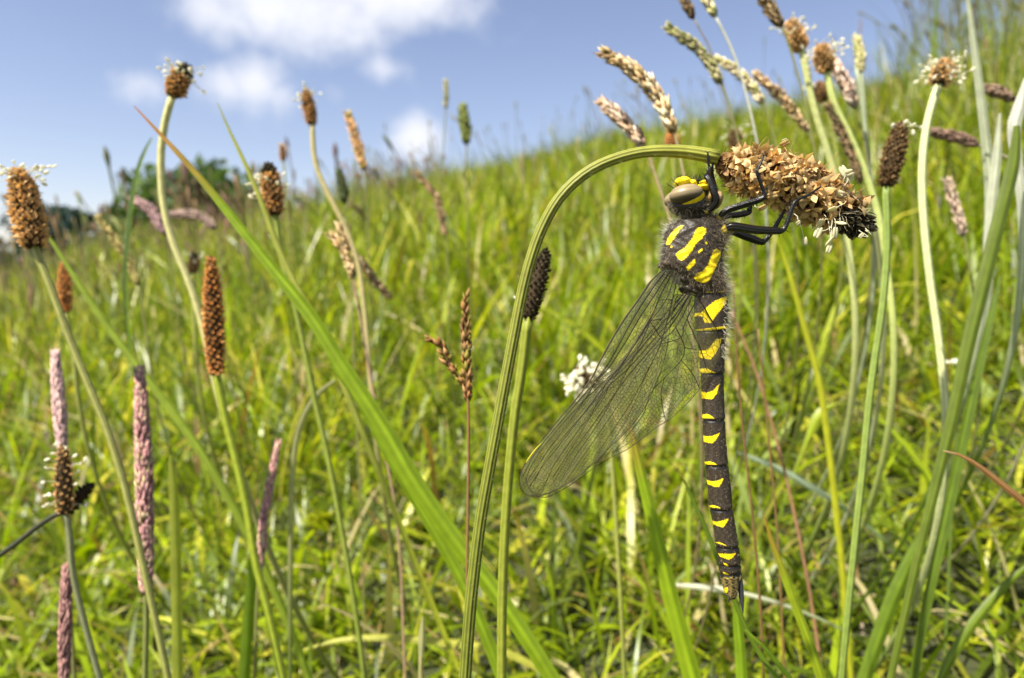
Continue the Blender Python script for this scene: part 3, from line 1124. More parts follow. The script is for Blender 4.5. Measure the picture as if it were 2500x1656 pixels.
Vb = CAM + D0 * FWD + (D0 * x_)[..., None] * RGT - (D0 * y_)[..., None] * UPV + dd[..., None] * FWD
# small lumpy relief on thorax
nrm_v = nrm(Vb - Vb.mean(1, keepdims=True))
lump = np.sin(ux * .05 + 2 * np.sin(uy * .031)) * np.sin(uy * .043 + dd / U1 * .03)
Vb = Vb + nrm_v * (lump * 5 * U1 * ((cy > 860) & (cy < 1540))[:, None])[..., None]
# markings: the near flank is read from the photograph, the far flank mirrors it
mir = Vb - 2 * np.maximum(dd, 0)[..., None] * FWD
qx, qy = to_px(mir.reshape(-1, 3))
qx, qy = (qx - 1550) * 3.7333, (qy - 300) * 3.7333
o3 = np.array((186.7, 1418.5))
o4 = np.array((186.7 + 149.3, 1418.5 + 1493.3))
POLY = [
    [(450, 935), (400, 990), (330, 1095), (312, 1112), (280, 1115), (300, 1050), (360, 970), (420, 935)],
    [(575, 955), (620, 950), (645, 965), (645, 1000), (610, 1055), (560, 1100), (520, 1165), (470, 1225), (430, 1260), (390, 1240), (370, 1200), (400, 1170), (470, 1125), (525, 1050), (550, 985)],
    [(725, 1155), (750, 1148), (780, 1165), (785, 1210), (750, 1285), (715, 1370), (672, 1440), (630, 1460), (560, 1445), (535, 1410), (560, 1380), (620, 1350), (680, 1280), (700, 1200)],
    [(555, 1235), (553, 1275), (485, 1355), (470, 1320), (520, 1260)],
    [(622, 1143), (610, 1170), (575, 1195), (590, 1160)],
    [(645, 1080), (665, 1100), (655, 1115), (640, 1095)],
    [(325, 1120), (342, 1125), (338, 1140), (323, 1147)],
]
for pl in ([(430, 168), (640, 122), (640, 105), (560, 128), (470, 120), (430, 148)],
           [(655, 160), (640, 232), (560, 330), (505, 405), (450, 405), (430, 345), (350, 348), (350, 325), (420, 310), (470, 260), (550, 200)],
           [(360, 492), (520, 470), (660, 458), (660, 432), (540, 448), (360, 465)],
           [(602, 548), (592, 600), (552, 680), (505, 740), (400, 722), (392, 660), (470, 655), (530, 590), (550, 556)],
           [(400, 862), (550, 860), (500, 838), (470, 815), (400, 828)],
           [(420, 1033), (420, 1095), (520, 1102), (560, 1050), (588, 955), (525, 1022), (470, 1042)],
           [(424, 1276), (540, 1277), (505, 1250), (470, 1235), (424, 1245)],
           [(435, 1433), (435, 1488), (480, 1500), (522, 1502), (560, 1462), (592, 1403), (525, 1436), (480, 1440)]):
    POLY.append([tuple(np.array(p) + o3) for p in pl])
for pl in ([(296, 203), (420, 208), (390, 188), (345, 175), (296, 182)],
           [(315, 342), (320, 378), (385, 405), (430, 408), (455, 370), (474, 325), (420, 350), (370, 357)],
           [(337, 592), (450, 603), (410, 582), (375, 574), (337, 580)],
           [(364, 716), (380, 750), (465, 778), (490, 750), (522, 692), (470, 712), (420, 725)],
           [(392, 912), (500, 945), (470, 925), (430, 910)],
           [(420, 1013), (440, 1042), (520, 1072), (560, 1050), (588, 1008), (540, 1018), (480, 1018)],
           [(470, 1098), (500, 1108), (536, 1148), (505, 1136), (478, 1118)], [(448, 1120), (462, 1118), (456, 1140)],
           [(465, 1182), (505, 1195), (535, 1215), (515, 1245), (485, 1235)],
           [(475, 1330), (515, 1320), (505, 1375), (480, 1372)]):
    POLY.append([tuple(np.array(p) + o4) for p in pl])
wob = 2.0 * np.sin(qx * .33 + 2 * np.sin(qy * .21)) * np.sin(qy * .29)
inside = np.zeros(len(qx), bool)
for pl in POLY:
    pl = np.array(pl)
    c_ = np.zeros(len(qx), bool)
    for i in range(len(pl)):
        a, b_ = pl[i], pl[i - 1]
        cond = (a[1] > qy + wob) != (b_[1] > qy + wob)
        xin = (b_[0] - a[0]) * (qy + wob - a[1]) / (b_[1] - a[1] + 1e-9) + a[0]
        c_ ^= cond & (qx + wob < xin)
    inside |= c_
Cb = np.tile(BLK, (len(qx), 1))
brown = np.clip((qy - 860) / 200, 0, 1)[:, None]
Cb = Cb * .7 + brown * np.array((.020, .014, .008))
n1 = (.5 + .5 * np.sin(qx * .11 + 3 * np.sin(qy * .07)) * np.sin(qy * .13))[:, None]
Cb *= (.65 + .7 * n1)
jd = np.repeat(jdark, NA)[:, None]
Cb = Cb * (1 - .85 * jd) + .85 * jd * np.array((.008, .007, .006))
tail = (qy > 1230 + o4[1])[:, None]
Cb = np.where(tail & (n1 > .45), np.array((.22, .16, .05)), Cb)
yv = YEL * (.93 + .10 * n1)
Cb = np.where(inside[:, None] & ~(jd > .6), yv, Cb)
# rear of the head is dull grey-brown
hd_ = (qy < 850)[:, None]
Cb = np.where(hd_, np.array((.035, .028, .020)), Cb)
mb = MB()
I = np.arange(NR * NA).reshape(NR, NA)
F = np.stack([I[:-1], I[1:], np.roll(I[1:], -1, 1), np.roll(I[:-1], -1, 1)], -1).reshape(-1, 4)
F = [tuple(q) for q in F.tolist()] + [tuple(range(NA)), tuple(I[-1][::-1].tolist())]
mb.add(Vb.reshape(-1, 3), F, Cb)
body = mb.build('body', M['chitin'], drag)

# --- head pieces
EX = lambda x, y: (x * RGT - y * UPV) * U1     # direction in the enlargement


def lump_part(name, cx, cy_, depth, ax, mat, col, parent=body, nu=22, nv=16, colf=None, kind=None):
    mb = MB()
    ellipsoid(mb, c1(cx, cy_, D0) + FWD * depth * U1, ax, col, nu, nv, colf)
    return mb.build(name, mat, parent)


def eye_col(u):
    # brown-gold above, darker rim below
    a = np.array((.29, .22, .115))
    k = np.clip((-u[1] + .55) * 1.4, 0, 1)
    band = .88 + .12 * math.sin(u[1] * 16)
    return (a * k + np.array((.05, .036, .022)) * (1 - k)) * band


for s_ in (-1, 1):
    lump_part('eye', 442, 678, s_ * 105, [EX(150, -22), EX(14, 92), FWD * 128 * U1], M['eye'], (.2, .15, .08), colf=eye_col, nu=40, nv=26)
    # yellow rim behind the eye
    lump_part('eye_rim', 478, 700, s_ * 92, [EX(128, -30), EX(18, 84), FWD * 112 * U1], M['chitin'], YEL, nu=32, nv=20)
    mb = MB()
    arc = [c1(x, y, D0) + FWD * s_ * z * U1 for x, y, z in ((385, 600, 60), (365, 575, 75), (335, 555, 85), (308, 528, 90))]
    tube(mb, smooth_path(arc, 10), np.linspace(6, 2, 10) * U1, (.015, .013, .01), 6)
    mb.build('antenna', M['leg'], body)
lump_part('frons', 436, 548, 0, [EX(72, 8), EX(-4, 52), FWD * 135 * U1], M['chitin'], YEL)
lump_part('frons', 508, 568, 0, [EX(48, 14), EX(-6, 42), FWD * 135 * U1], M['chitin'], YEL)
lump_part('clypeus', 604, 604, 0, [EX(76, 8), EX(-3, 34), FWD * 150 * U1], M['chitin'], YEL)
lump_part('clypeus', 628, 545, 0, [EX(42, -4), EX(3, 20), FWD * 70 * U1], M['chitin'], YEL)
lump_part('labrum', 664, 680, 0, [EX(34, 5), EX(-6, 62), FWD * 165 * U1], M['chitin'], (.36, .26, .085))
lump_part('labium', 738, 705, 0, [EX(46, 6), EX(-8, 84), FWD * 150 * U1], M['chitin'], (.27, .18, .085))
lump_part('mandible', 540, 548, -60, [EX(30, 10), EX(-4, 20), FWD * 40 * U1], M['leg'], (.02, .016, .012))

# --- wing root sclerites
for s_ in (-1, 1):
    for (x, y, r) in ((262, 1300, 42), (330, 1330, 40), (300, 1290, 34), (420, 1440, 44), (470, 1520, 46), (520, 1545, 34)):
        lump_part('wing_hinge', x, y, s_ * random.uniform(90, 120), [EX(r * .9, r * .5), EX(-r * .25, r * .6), FWD * r * .7 * U1], M['chitin'],
                  (.03, .024, .016) if random.random() < .6 else (.07, .05, .03), nu=12, nv=8)

# --- legs


def leg(pts, name='leg', spines=0, coxa=True):
    a = np.array([np.append(c1(x, y, D0 + z * U1), 0.98 * r * U1) for x, y, z, r in pts])
    mb = MB()
    s3 = smooth_path(a, 64)
    col = np.tile(np.array((.007, .006, .005)), (64, 1))
    if coxa:
        col[:3] = (.42, .32, .03)
    tube(mb, s3[:, :3], s3[:, 3], col, 24, rib=.10, nrib=6)
    for i in range(spines):
        k = random.randrange(20, 60)
        tdir = nrm(s3[min(63, k + 1), :3] - s3[k - 1, :3])
        nd = nrm(np.cross(tdir, FWD)) * random.choice((-1, 1)) + rng.normal(size=3) * .4
        nd = nrm(nd + .4 * tdir)
        o = s3[k, :3] + nd * s3[k, 3] * .7
        s = nrm(np.cross(nd, FWD)) * 4.5 * U1
        e = o + nd * random.uniform(32, 54) * U1
        mb.add([o + s, o - s, o + FWD * 3 * U1, e], [(0, 1, 3), (1, 2, 3), (2, 0, 3)], (.015, .012, .01))
    # claws
    e, tdir = s3[-1, :3], nrm(s3[-1, :3] - s3[-4, :3])
    for s_ in (-1, 1):
        q = nrm(np.cross(tdir, FWD)) * s_
        tube(mb, smooth_path([e, e + (tdir * 14 + q * 16) * U1, e + (tdir * 10 + q * 34) * U1], 5), np.array([5, 4, 3, 2, 1]) * U1, (.015, .012, .01), 5)
    return mb.build(name, M['leg'], drag)


leg([(640, 815, -90, 22), (690, 780, -120, 26), (738, 722, -150, 28), (722, 640, -160, 30), (700, 570, -150, 28), (668, 505, -130, 27), (650, 485, -110, 22), (668, 470, -70, 20),
     (682, 415, -40, 13), (670, 370, -40, 10), (668, 320, -40, 11), (664, 275, -38, 7)], spines=26)
leg([(640, 815, 90, 22), (720, 770, 120, 26), (745, 690, 150, 28), (720, 580, 160, 28), (700, 480, 140, 22), (706, 410, 80, 12), (715, 340, 70, 10), (728, 285, 66, 7)], spines=10)
leg([(755, 880, -80, 22), (800, 830, -110, 27), (860, 790, -130, 30), (1000, 746, -160, 30), (1130, 706, -190, 26), (1172, 680, -200, 24), (1176, 640, -205, 17), (1150, 560, -215, 16),
     (1115, 455, -225, 15), (1122, 420, -226, 9), (1150, 365, -222, 10), (1176, 300, -205, 8)], spines=52)
leg([(755, 880, 80, 22), (830, 850, 110, 26), (930, 840, 130, 28), (1030, 818, 140, 26), (1048, 790, 140, 20), (1056, 740, 130, 16), (1065, 680, 110, 14), (1080, 600, 90, 10)], spines=30)
leg([(800, 985, -100, 40), (850, 958, -130, 34), (905, 948, -150, 38), (1100, 976, -180, 35), (1290, 985, -200, 30), (1340, 985, -205, 22), (1372, 950, -206, 21), (1405, 860, -208, 21),
     (1450, 735, -212, 17), (1500, 695, -216, 11), (1590, 655, -216, 10), (1692, 585, -200, 8)], spines=30)
leg([(820, 985, 100, 38), (900, 995, 130, 36), (1020, 1040, 150, 38), (1150, 1085, 160, 32), (1185, 1070, 160, 22), (1235, 1015, 155, 20), (1290, 930, 140, 19), (1335, 850, 120, 15), (1370, 790, 90, 9)], spines=30)

# --- abdomen tip: plate, ovipositor, cerci
O4 = lambda x, y, z=0: c1(x + o4[0], y + o4[1], D0 + z * U1)
mb = MB()
op = smooth_path([np.append(O4(604, 1185), 26), np.append(O4(618, 1270), 25), np.append(O4(630, 1360), 22), np.append(O4(640, 1460), 15), np.append(O4(650, 1562), 3)], 24)
tube(mb, op[:, :3], op[:, 3] * U1, (.035, .037, .042), 12, flat=1.4)
mb.build('ovipositor', M['leg'], body)
mb = MB()
ellipsoid(mb, O4(607, 1225), [EX(24, 6), EX(-10, 42), FWD * 44 * U1], (.62, .50, .22), 14, 10)
mb.build('ovipositor_plate', M['chitin'], body)
for s_ in (-1, 1):
    mb = MB()
    ce = smooth_path([np.append(O4(515, 1380, s_ * 30), 14), np.append(O4(518, 1430, s_ * 36), 11), np.append(O4(510, 1466, s_ * 38), 2)], 10)
    tube(mb, ce[:, :3], ce[:, 3] * U1, (.05, .04, .025), 8)
    mb.build('cercus', M['chitin'], body)

# --- body hair
mb_v, mb_f, mb_c = [], [], []
cnt = 0


def hair(o, d, ln, w, c):
    global cnt
    side = nrm(np.cross(d, nrm(o - CAM) + rng.normal(size=3) * .3)) * w
    bend = np.array((0, 0, -1.)) * ln * .12 + rng.normal(size=3) * ln * .10
    mid = o + d * ln * .55 + bend * .3
    mb_v.extend([o + side, o - side, mid + side * .7, mid - side * .7, o + d * ln + bend])
    mb_f.extend([(cnt, cnt + 1, cnt + 3, cnt + 2), (cnt + 2, cnt + 3, cnt + 4)])
    mb_c.extend([c] * 5)
    cnt += 5


NV = nrm(np.cross(np.gradient(Vb, axis=1), np.gradient(Vb, axis=0)))
flip = np.sign((NV * nrm_v).sum(-1, keepdims=True))
NV = NV * flip
yel_mask = inside.reshape(NR, NA)
for i in range(9000):
    k, j = random.randrange(NR), random.randrange(NA)
    Y_ = cy[k]
    ventral, dorsal = ct_[j], -ct_[j]
    if 850 < Y_ < 1580:
        if (yel_mask[k, j] and random.random() < .85) or (abs(ct_[j]) < .5 and random.random() < .6):
            continue
        ln = random.uniform(22, 60)
        if dorsal > .5 and Y_ < 1120:
            ln *= 1.7
        if ventral > .55:
            ln *= 1.9
        d = nrm(NV[k, j] + UPV * random.uniform(-1.0, .3) + rng.normal(size=3) * .35)
        c = np.array((.30, .24, .15)) * random.uniform(.2, 1.35)
        if abs(ct_[j]) > .82:
            c = np.array((.74, .70, .58)) * random.uniform(.7, 1.2)
        hair(Vb[k, j], d, ln * U1, 1.05 * U1, c)
    elif 1580 <= Y_ < 2150 and ventral > .5:
        hair(Vb[k, j], nrm(NV[k, j] - UPV * .5 + rng.normal(size=3) * .25), random.uniform(30, 75) * U1, 1.4 * U1, np.array((.62, .57, .42)))
    elif Y_ >= 2150:
        ln = random.uniform(5, 13) if ventral < .8 else random.uniform(8, 22)
        if random.random() < .16:
            hair(Vb[k, j], nrm(NV[k, j] * .6 - UPV + rng.normal(size=3) * .2), ln * U1, 1.3 * U1, np.array((.45, .38, .25)))
    elif Y_ < 850 and Y_ > 700:
        hair(Vb[k, j], nrm(NV[k, j] + rng.normal(size=3) * .4), random.uniform(20, 50) * U1, 1.4 * U1, np.array((.36, .30, .20)))
# dense thorax coat
ks = np.where((cy > 855) & (cy < 1570))[0]
for i in range(3000):
    k, j = random.choice(ks), random.randrange(NA)
    if yel_mask[k, j]:
        continue
    v = ct_[j]
    ln = random.uniform(20, 55) * (2.0 if v > .6 else 1.0) * (1.8 if (v < -.6 and cy[k] < 1150) else 1)
    d = nrm(NV[k, j] * .8 - UPV * random.uniform(0, .9) + rng.normal(size=3) * .45)
    hair(Vb[k, j], d, ln * U1, 1.05 * U1, np.array((.24, .19, .12)) * random.uniform(.2, 1.4))
# pale fringe along belly and front of the back
for i in range(1500):
    k = random.randrange(NR)
    j = (random.randint(-14, 14) if i % 3 else NA // 2 + random.randint(-14, 14)) % NA
    if not (870 < cy[k] < (1950 if i % 3 else 1130)):
        continue
    d = nrm(NV[k, j] - UPV * random.uniform(-.3, .6) + rng.normal(size=3) * .3)
    hair(Vb[k, j], d, random.uniform(50, 110) * U1, 1.0 * U1, np.array((.80, .77, .66)))
# black bristles on the face
for i in range(260):
    a = random.uniform(-1, 1)
    o = c1(random.uniform(370, 660), random.uniform(505, 560), D0) + FWD * a * 110 * U1
    hair(o, nrm(UPV + rng.normal(size=3) * .5), random.uniform(25, 60) * U1, 1.6 * U1, np.array((.02, .017, .013)))
mb = MB()
mb.add(mb_v, mb_f, np.array(mb_c))
tag(mb.build('hair', M['hair'], body), kind='stuff')

# --- wings
FORE = [(935, 150), (870, 215), (800, 320), (720, 432), (640, 562), (570, 690), (515, 798), (430, 908), (330, 1028), (230, 1150), (135, 1278), (97, 1365), (95, 1425), (122, 1472), (180, 1492),
        (250, 1478), (340, 1435), (440, 1375), (540, 1290), (640, 1190), (730, 1100), (800, 1010), (850, 930), (890, 830), (935, 715), (960, 600), (975, 480), (1000, 350), (1030, 210), (1010, 160)]
HIND = [(1055, 290), (960, 402), (835, 558), (700, 718), (605, 798), (470, 930), (330, 1082), (225, 1215), (160, 1320), (135, 1395), (150, 1450), (195, 1488), (240, 1500), (300, 1482),
        (400, 1424), (520, 1335), (640, 1262), (720, 1222), (800, 1168), (900, 1088), (1000, 1018), (1100, 918), (1180, 815), (1240, 715), (1268, 640), (1262, 560), (1235, 480), (1190, 400), (1140, 322), (1110, 300)]
FV = [[(945, 160), (870, 265), (780, 405), (690, 570), (600, 735), (530, 812)],
      [(965, 165), (890, 290), (800, 430), (710, 590), (620, 730), (540, 815), (440, 925), (300, 1090), (180, 1240), (112, 1370)],
      [(985, 170), (920, 300), (880, 400), (790, 560), (700, 700), (600, 830), (480, 990), (350, 1160), (230, 1310), (150, 1440)],
      [(880, 400), (850, 470), (760, 610), (650, 790), (540, 960), (420, 1130), (300, 1300), (225, 1455)],
      [(1005, 175), (950, 330), (860, 460), (800, 600), (720, 760), (640, 920), (540, 1090), (430, 1250), (330, 1410)],
      [(1018, 180), (985, 330), (930, 560), (860, 720), (760, 920), (660, 1080), (560, 1240)],
      [(985, 330), (915, 330)], [(930, 440), (870, 450)], [(950, 330), (985, 330)], [(860, 460), (930, 560)],
      [(540, 815), (490, 900), (380, 1060), (260, 1220), (140, 1400)], [(600, 830), (520, 1000), (410, 1190), (290, 1380)]]
HV = [[(1070, 295), (980, 410), (850, 565), (720, 725), (625, 805)],
      [(1085, 300), (1000, 425), (870, 580), (740, 730), (630, 830), (500, 970), (360, 1130), (250, 1270), (190, 1390), (172, 1455)],
      [(1085, 302), (1010, 440), (900, 580), (790, 710), (690, 840), (590, 980), (480, 1130), (370, 1280), (290, 1420)],
      [(1100, 310), (1020, 480), (920, 585), (830, 690), (750, 830), (660, 980), (560, 1130), (450, 1290), (350, 1440)],
      [(1015, 495), (1040, 550), (1065, 610), (1045, 685), (950, 790), (870, 880), (830, 1000), (760, 1100), (640, 1255)],
      [(1045, 685), (1110, 760), (1150, 845)], [(1130, 325), (1060, 480), (1040, 550), (920, 590)], [(1090, 400), (1080, 450), (1130, 560), (1170, 660), (1190, 740)],
      [(860, 720), (800, 880), (740, 1010), (640, 1180), (540, 1310)], [(950, 790), (930, 900), (960, 1040)], [(1065, 610), (1130, 620)], [(1140, 325), (1240, 490)],
      [(630, 830), (560, 960), (440, 1110), (320, 1270), (240, 1440)]]


def in_poly(pts, poly):
    poly = np.asarray(poly)
    c = np.zeros(len(pts), bool)
    for i in range(len(poly)):
        a, b_ = poly[i], poly[i - 1]
        cond = (a[1] > pts[:, 1]) != (b_[1] > pts[:, 1])
        c ^= cond & (pts[:, 0] < (b_[0] - a[0]) * (pts[:, 1] - a[1]) / (b_[1] - a[1] + 1e-9) + a[0])
    return c


def seg_dist(p, poly):
    poly = np.asarray(poly, float)
    best = np.full(len(p), 1e9)
    for i in range(len(poly) - 1):
        a, b_ = poly[i], poly[i + 1]
        ab = b_ - a
        t = np.clip(((p - a) @ ab) / (ab @ ab), 0, 1)
        best = np.minimum(best, np.linalg.norm(p - (a + t[:, None] * ab), axis=1))
    return best


def make_wing(name, outline, veins, depth, label, seed, shift=(0, 0), stigma=None, hind=False, cell=1.0):
    r = np.random.default_rng(seed)
    out_s = smooth_path(np.array(outline + [outline[0]], float), 220)[:-1] + np.array(shift)
    axd = nrm(np.array((-.57, .82)))
    prp = np.array((-axd[1], axd[0]))
    b0 = np.array(outline[0], float)

    def to3(q):
        q = np.atleast_2d(q)
        s_ = ((q - b0) @ axd) / 1500
        f_ = ((q - b0) @ prp)
        zz = D0 + depth[0] * (1 - np.clip(s_, 0, 1)) + depth[1] * np.clip(s_, 0, 1) + .00018 * np.sin(f_ * .055) + .0004 * np.sin(s_ * 5 + f_ * .004)
        x = (1230 + q[:, 0] / 2.45 - 1250) / FPX
        y = (600 + q[:, 1] / 2.45 - 828) / FPX
        base_ = CAM + D0 * FWD + (D0 * x)[:, None] * RGT - (D0 * y)[:, None] * UPV
        return base_ + (zz - D0)[:, None] * FWD

    # seeds of the cells, in rows that follow the wing
    lead = np.asarray(veins[1], float) + np.array(shift)
    rows = []
    S = np.arange(-150, 1750)
    y_ = -500.0
    seeds = []
    while y_ < 700:
        stp = 19.0 * cell
        x_ = -100.0 + r.random() * 20
        while x_ < 1700:
            q = b0 + axd * x_ + prp * y_ + r.normal(0, 2.6, 2)
            t = np.clip(x_ / 1300, 0, 1)
            seeds.append(q)
            x_ += (22 - 5 * t) * cell
        y_ += stp
    seeds = np.array(seeds)
    seeds = seeds[in_poly(seeds, out_s)]
    t = np.clip(((seeds - b0) @ axd) / 1250, 0, 1)
    # larger cells near the base, thinner towards the outer edge
    keep = r.random(len(seeds)) < np.interp(t, [0, .18, .45, .7, 1], [.16, .34, .75, 1, 1])
    dl = seg_dist(seeds, lead)
    near_lead = dl < 24
    keep &= ~near_lead
    seeds = seeds[keep]
    # ladder cells along the leading edge
    ld = smooth_path(lead, 90)
    tn = nrm(np.gradient(ld, axis=0))
    nl = np.stack([-tn[:, 1], tn[:, 0]], 1)
    lad = []
    for k in range(0, 90, 1 if cell < 1.2 else 2):
        for o_ in (-10, 10, 27):
            lad.append(ld[k] + nl[k] * o_ + r.normal(0, .8, 2))
    lad = np.array(lad)
    lad = lad[in_poly(lad, out_s)]
    seeds = np.vstack([seeds, lad])
    allp = [Vector(p) for p in seeds] + [Vector(p) for p in out_s]
    res = delaunay_2d_cdt(allp, [], [], 0, 1e-4)
    vv = np.array([p[:] for p in res[0]])
    tri = [f for f in res[2] if len(f) == 3]
    tri = np.array(tri)
    cenp = vv[tri].mean(1)
    ok = in_poly(cenp, out_s)
    # membrane
    mbm = MB()
    mbm.add(to3(vv), [tuple(f) for f in tri[ok].tolist()], (.8, .8, .7))
    # Voronoi walls as vein edges
    a, b_, c_ = vv[tri[:, 0]], vv[tri[:, 1]], vv[tri[:, 2]]
    d_ = 2 * (a[:, 0] * (b_[:, 1] - c_[:, 1]) + b_[:, 0] * (c_[:, 1] - a[:, 1]) + c_[:, 0] * (a[:, 1] - b_[:, 1]))
    d_ = np.where(np.abs(d_) < 1e-6, 1e-6, d_)
    a2, b2, c2_ = (a ** 2).sum(1), (b_ ** 2).sum(1), (c_ ** 2).sum(1)
    cx = (a2 * (b_[:, 1] - c_[:, 1]) + b2 * (c_[:, 1] - a[:, 1]) + c2_ * (a[:, 1] - b_[:, 1])) / d_
    cy2 = (a2 * (c_[:, 0] - b_[:, 0]) + b2 * (a[:, 0] - c_[:, 0]) + c2_ * (b_[:, 0] - a[:, 0])) / d_
    cc = np.stack([cx, cy2], 1)
    far = np.linalg.norm(cc - cenp, axis=1) > 25
    cc[far] = cenp[far]
    edges = {}
    for ti, f in enumerate(tri):
        for k in range(3):
            e = (min(f[k], f[(k + 1) % 3]), max(f[k], f[(k + 1) % 3]))
            edges.setdefault(e, []).append(ti)
    segs = [(cc[t_[0]], cc[t_[1]]) for t_ in edges.values() if len(t_) == 2]
    A = np.array([s[0] for s in segs])
    B = np.array([s[1] for s in segs])
    okk = in_poly(A, out_s) & in_poly(B, out_s) & (np.linalg.norm(A - B, axis=1) < 60)
    A, B = A[okk], B[okk]
    mbv = MB()
    VC = np.array((.022, .017, .008)) if cell < 1.2 else np.array((.09, .075, .03))

    def bars(A, B, rad, col):
        pa, pb = to3(A), to3(B)
        tdir = nrm(pb - pa)
        s = nrm(np.cross(tdir, FWD))
        n_ = len(pa)
        rr = np.broadcast_to(np.asarray(rad, float), (n_,))[:, None]
        V = np.stack([pa + s * rr, pa - s * rr, pa - FWD * rr, pb + s * rr, pb - s * rr, pb - FWD * rr], 1).reshape(-1, 3)
        F = []
        for i in range(n_):
            o = 6 * i
            F += [(o, o + 3, o + 5, o + 2), (o + 2, o + 5, o + 4, o + 1), (o + 1, o + 4, o + 3, o)]
        mbv.add(V, F, col)
    tm = np.clip((((A + B) / 2 - b0) @ axd) / 1250, 0, 1)
    bars(A, B, np.interp(tm, [0, .4, 1], [.000040, .000031, .000022]), VC)
    for i, vn in enumerate(veins):
        p = smooth_path(np.array(vn, float) + np.array(shift), 40)
        p = p[in_poly(p, out_s)]
        if len(p) < 3:
            continue
        tt_ = np.clip(((p[:-1] - b0) @ axd) / 1250, 0, 1)
        k = 1.0 if i < 3 else .72
        bars(p[:-1], p[1:], (1 if cell < 1.2 else .6) * k * np.interp(tt_, [0, .5, 1], [.000135, .000090, .000050]), VC * .7)
    ol = np.vstack([out_s, out_s[:1]])
    tt_ = np.clip(((ol[:-1] - b0) @ axd) / 1250, 0, 1)
    isl = np.arange(220 - 0)[:len(tt_)] < 95
    bars(ol[:-1], ol[1:], np.where(isl, np.interp(tt_, [0, .6, 1], [.00011, .00008, .00006]), .000062), VC)
    wing = mbv.build(name, M['vein'], drag, smooth=False)
    if label:
        wing['label'] = label
    mbm.build('membrane', M['membrane'], wing)
    if stigma:
        p = smooth_path(np.array(stigma, float) + np.array(shift), 14)
        mb = MB()
        pa = to3(p) - FWD * .00005
        w_ = np.sin(np.linspace(.25, math.pi - .25, 14)) ** .5 * .00016
        tube(mb, pa, w_, (.45, .40, .03), 6, flat=.5)
        mb.build('pterostigma', M['vein'], wing)
    # the nodus knot
    mb = MB()
    for q in ([(520, 800), (540, 815), (548, 822)] if not hind else [(605, 798), (628, 805), (630, 832)]):
        ellipsoid(mb, to3(np.array(q, float) + np.array(shift))[0], [RGT * .0002, UPV * .0002, FWD * .00012], (.25, .2, .1), 6, 4)
    mb.build('nodus', M['vein'], wing)
    return wing


make_wing('forewing', FORE, FV, (-.0030, -.0010), None, 1, stigma=[(220, 1175), (185, 1215), (150, 1262), (132, 1290)])
make_wing('hindwing', HIND, HV, (-.0026, -.0002), None, 2, stigma=[(238, 1215), (215, 1255), (196, 1290)], hind=True)
make_wing('forewing', FORE, FV, (.0016, .0006), None, 3, shift=(7, 6), cell=1.7)
hv2 = [(x - (60 if (x > 1100 and 380 < y < 800) else 0), y) for x, y in HIND]
make_wing('hindwing', hv2, HV, (.0024, .0012), None, 4, shift=(-6, -4), hind=True, cell=1.6)

# ------------------------------------------------------------------ single grass heads


def spikelet_head(mb, path, rad, cols, n, size, spread=.5, awn=.0, wr=.23):
    """spikelets packed round a curved axis"""
    t, nn_, bb_ = frames(path)
    K = len(path)
    for i in range(n):
        u = (i + .5) / n
        k = min(K - 2, int(u * (K - 1)))
        a = i * 2.39996 + rng.normal() * .3
        nd = nn_[k] * math.cos(a) + bb_[k] * math.sin(a)
        pr = math.sin(math.pi * min(1, u * .86 + .12)) ** .6
        o = path[k] + nd * rad * pr * .45
        d = nrm(t[k] + nd * spread * (.6 + .5 * rng.random()))
        l = size * (.75 + .5 * rng.random())
        w = l * wr
        s1 = nrm(np.cross(d, nd)) * w
        s2 = nrm(np.cross(d, s1)) * w * .7
        c = np.array(cols[rng.integers(len(cols))]) * (.6 + .8 * rng.random())
        m_ = o + d * l * .45
        V = [o, m_ + s1, m_ + s2, m_ - s1, m_ - s2, o + d * l]
        F = [(0, 1, 2), (0, 2, 3), (0, 3, 4), (0, 4, 1), (5, 2, 1), (5, 3, 2), (5, 4, 3), (5, 1, 4)]
        C = np.array([c * .6, c, c, c, c, np.minimum(c * 1.1, .9)])
        mb.add(V, F, C)
        if awn and rng.random() < .5:
            e = o + d * (l + awn)
            mb.add([o + d * l * .8 + s1 * .15, o + d * l * .8 - s1 * .15, e], [(0, 1, 2)], np.minimum(c * 1.2, .9))


def grass_head(label, head, width, stem, d, cols, n=110, stem_w=5, stem_col=(.22, .22, .07), size=None, spread=.5, awn=0.0, depth_end=None, name='grass_seed_head', group=None, side=None, wr=.21):
    k = DS / FPX * d
    hp = smooth_path([PD(x, y, d) for x, y in head], 40)           # base to tip
    pts = [PD(x, y, d + ((depth_end - d) * i / (len(stem) - 1) if depth_end else 0)) for i, (x, y) in enumerate(stem)]
    if np.linalg.norm(pts[0] - hp[0]) > 1e-4:
        pts = [hp[0]] + pts
    pts = to_ground([hp[min(8, 39)] , *pts])
    base_ = pts[-1].copy()
    root = empty(name, base_, label, 'grass head', group or 'flowering grass heads')
    mb = MB()
    tube(mb, smooth_path(pts, 50), stem_w * k / 2, np.array(stem_col), 7)
    mb.build('stem', M['stem'], root)
    mb = MB()
    tube(mb, hp, width * k * .16 * np.interp(np.linspace(0, 1, 40), [0, .1, .8, 1], [.6, 1, .8, .2]), np.array(cols[0]) * .6, 6)
    width = width * .88
    sz = (size if size else width * k * .62) * .92
    spikelet_head(mb, hp, width * k / 2, cols, int(n * 1.3), sz * .9, spread, awn, wr)
    if side:
        sp_ = smooth_path([PD(x, y, d) for x, y in side], 24)
        spikelet_head(mb, sp_, width * k * .45, cols, n // 2, sz * .9, spread, awn)
        tube(mb, sp_, width * k * .10, np.array(cols[0]) * .6, 5)
    mb.build('seed_head', M['head'], root)
    return root


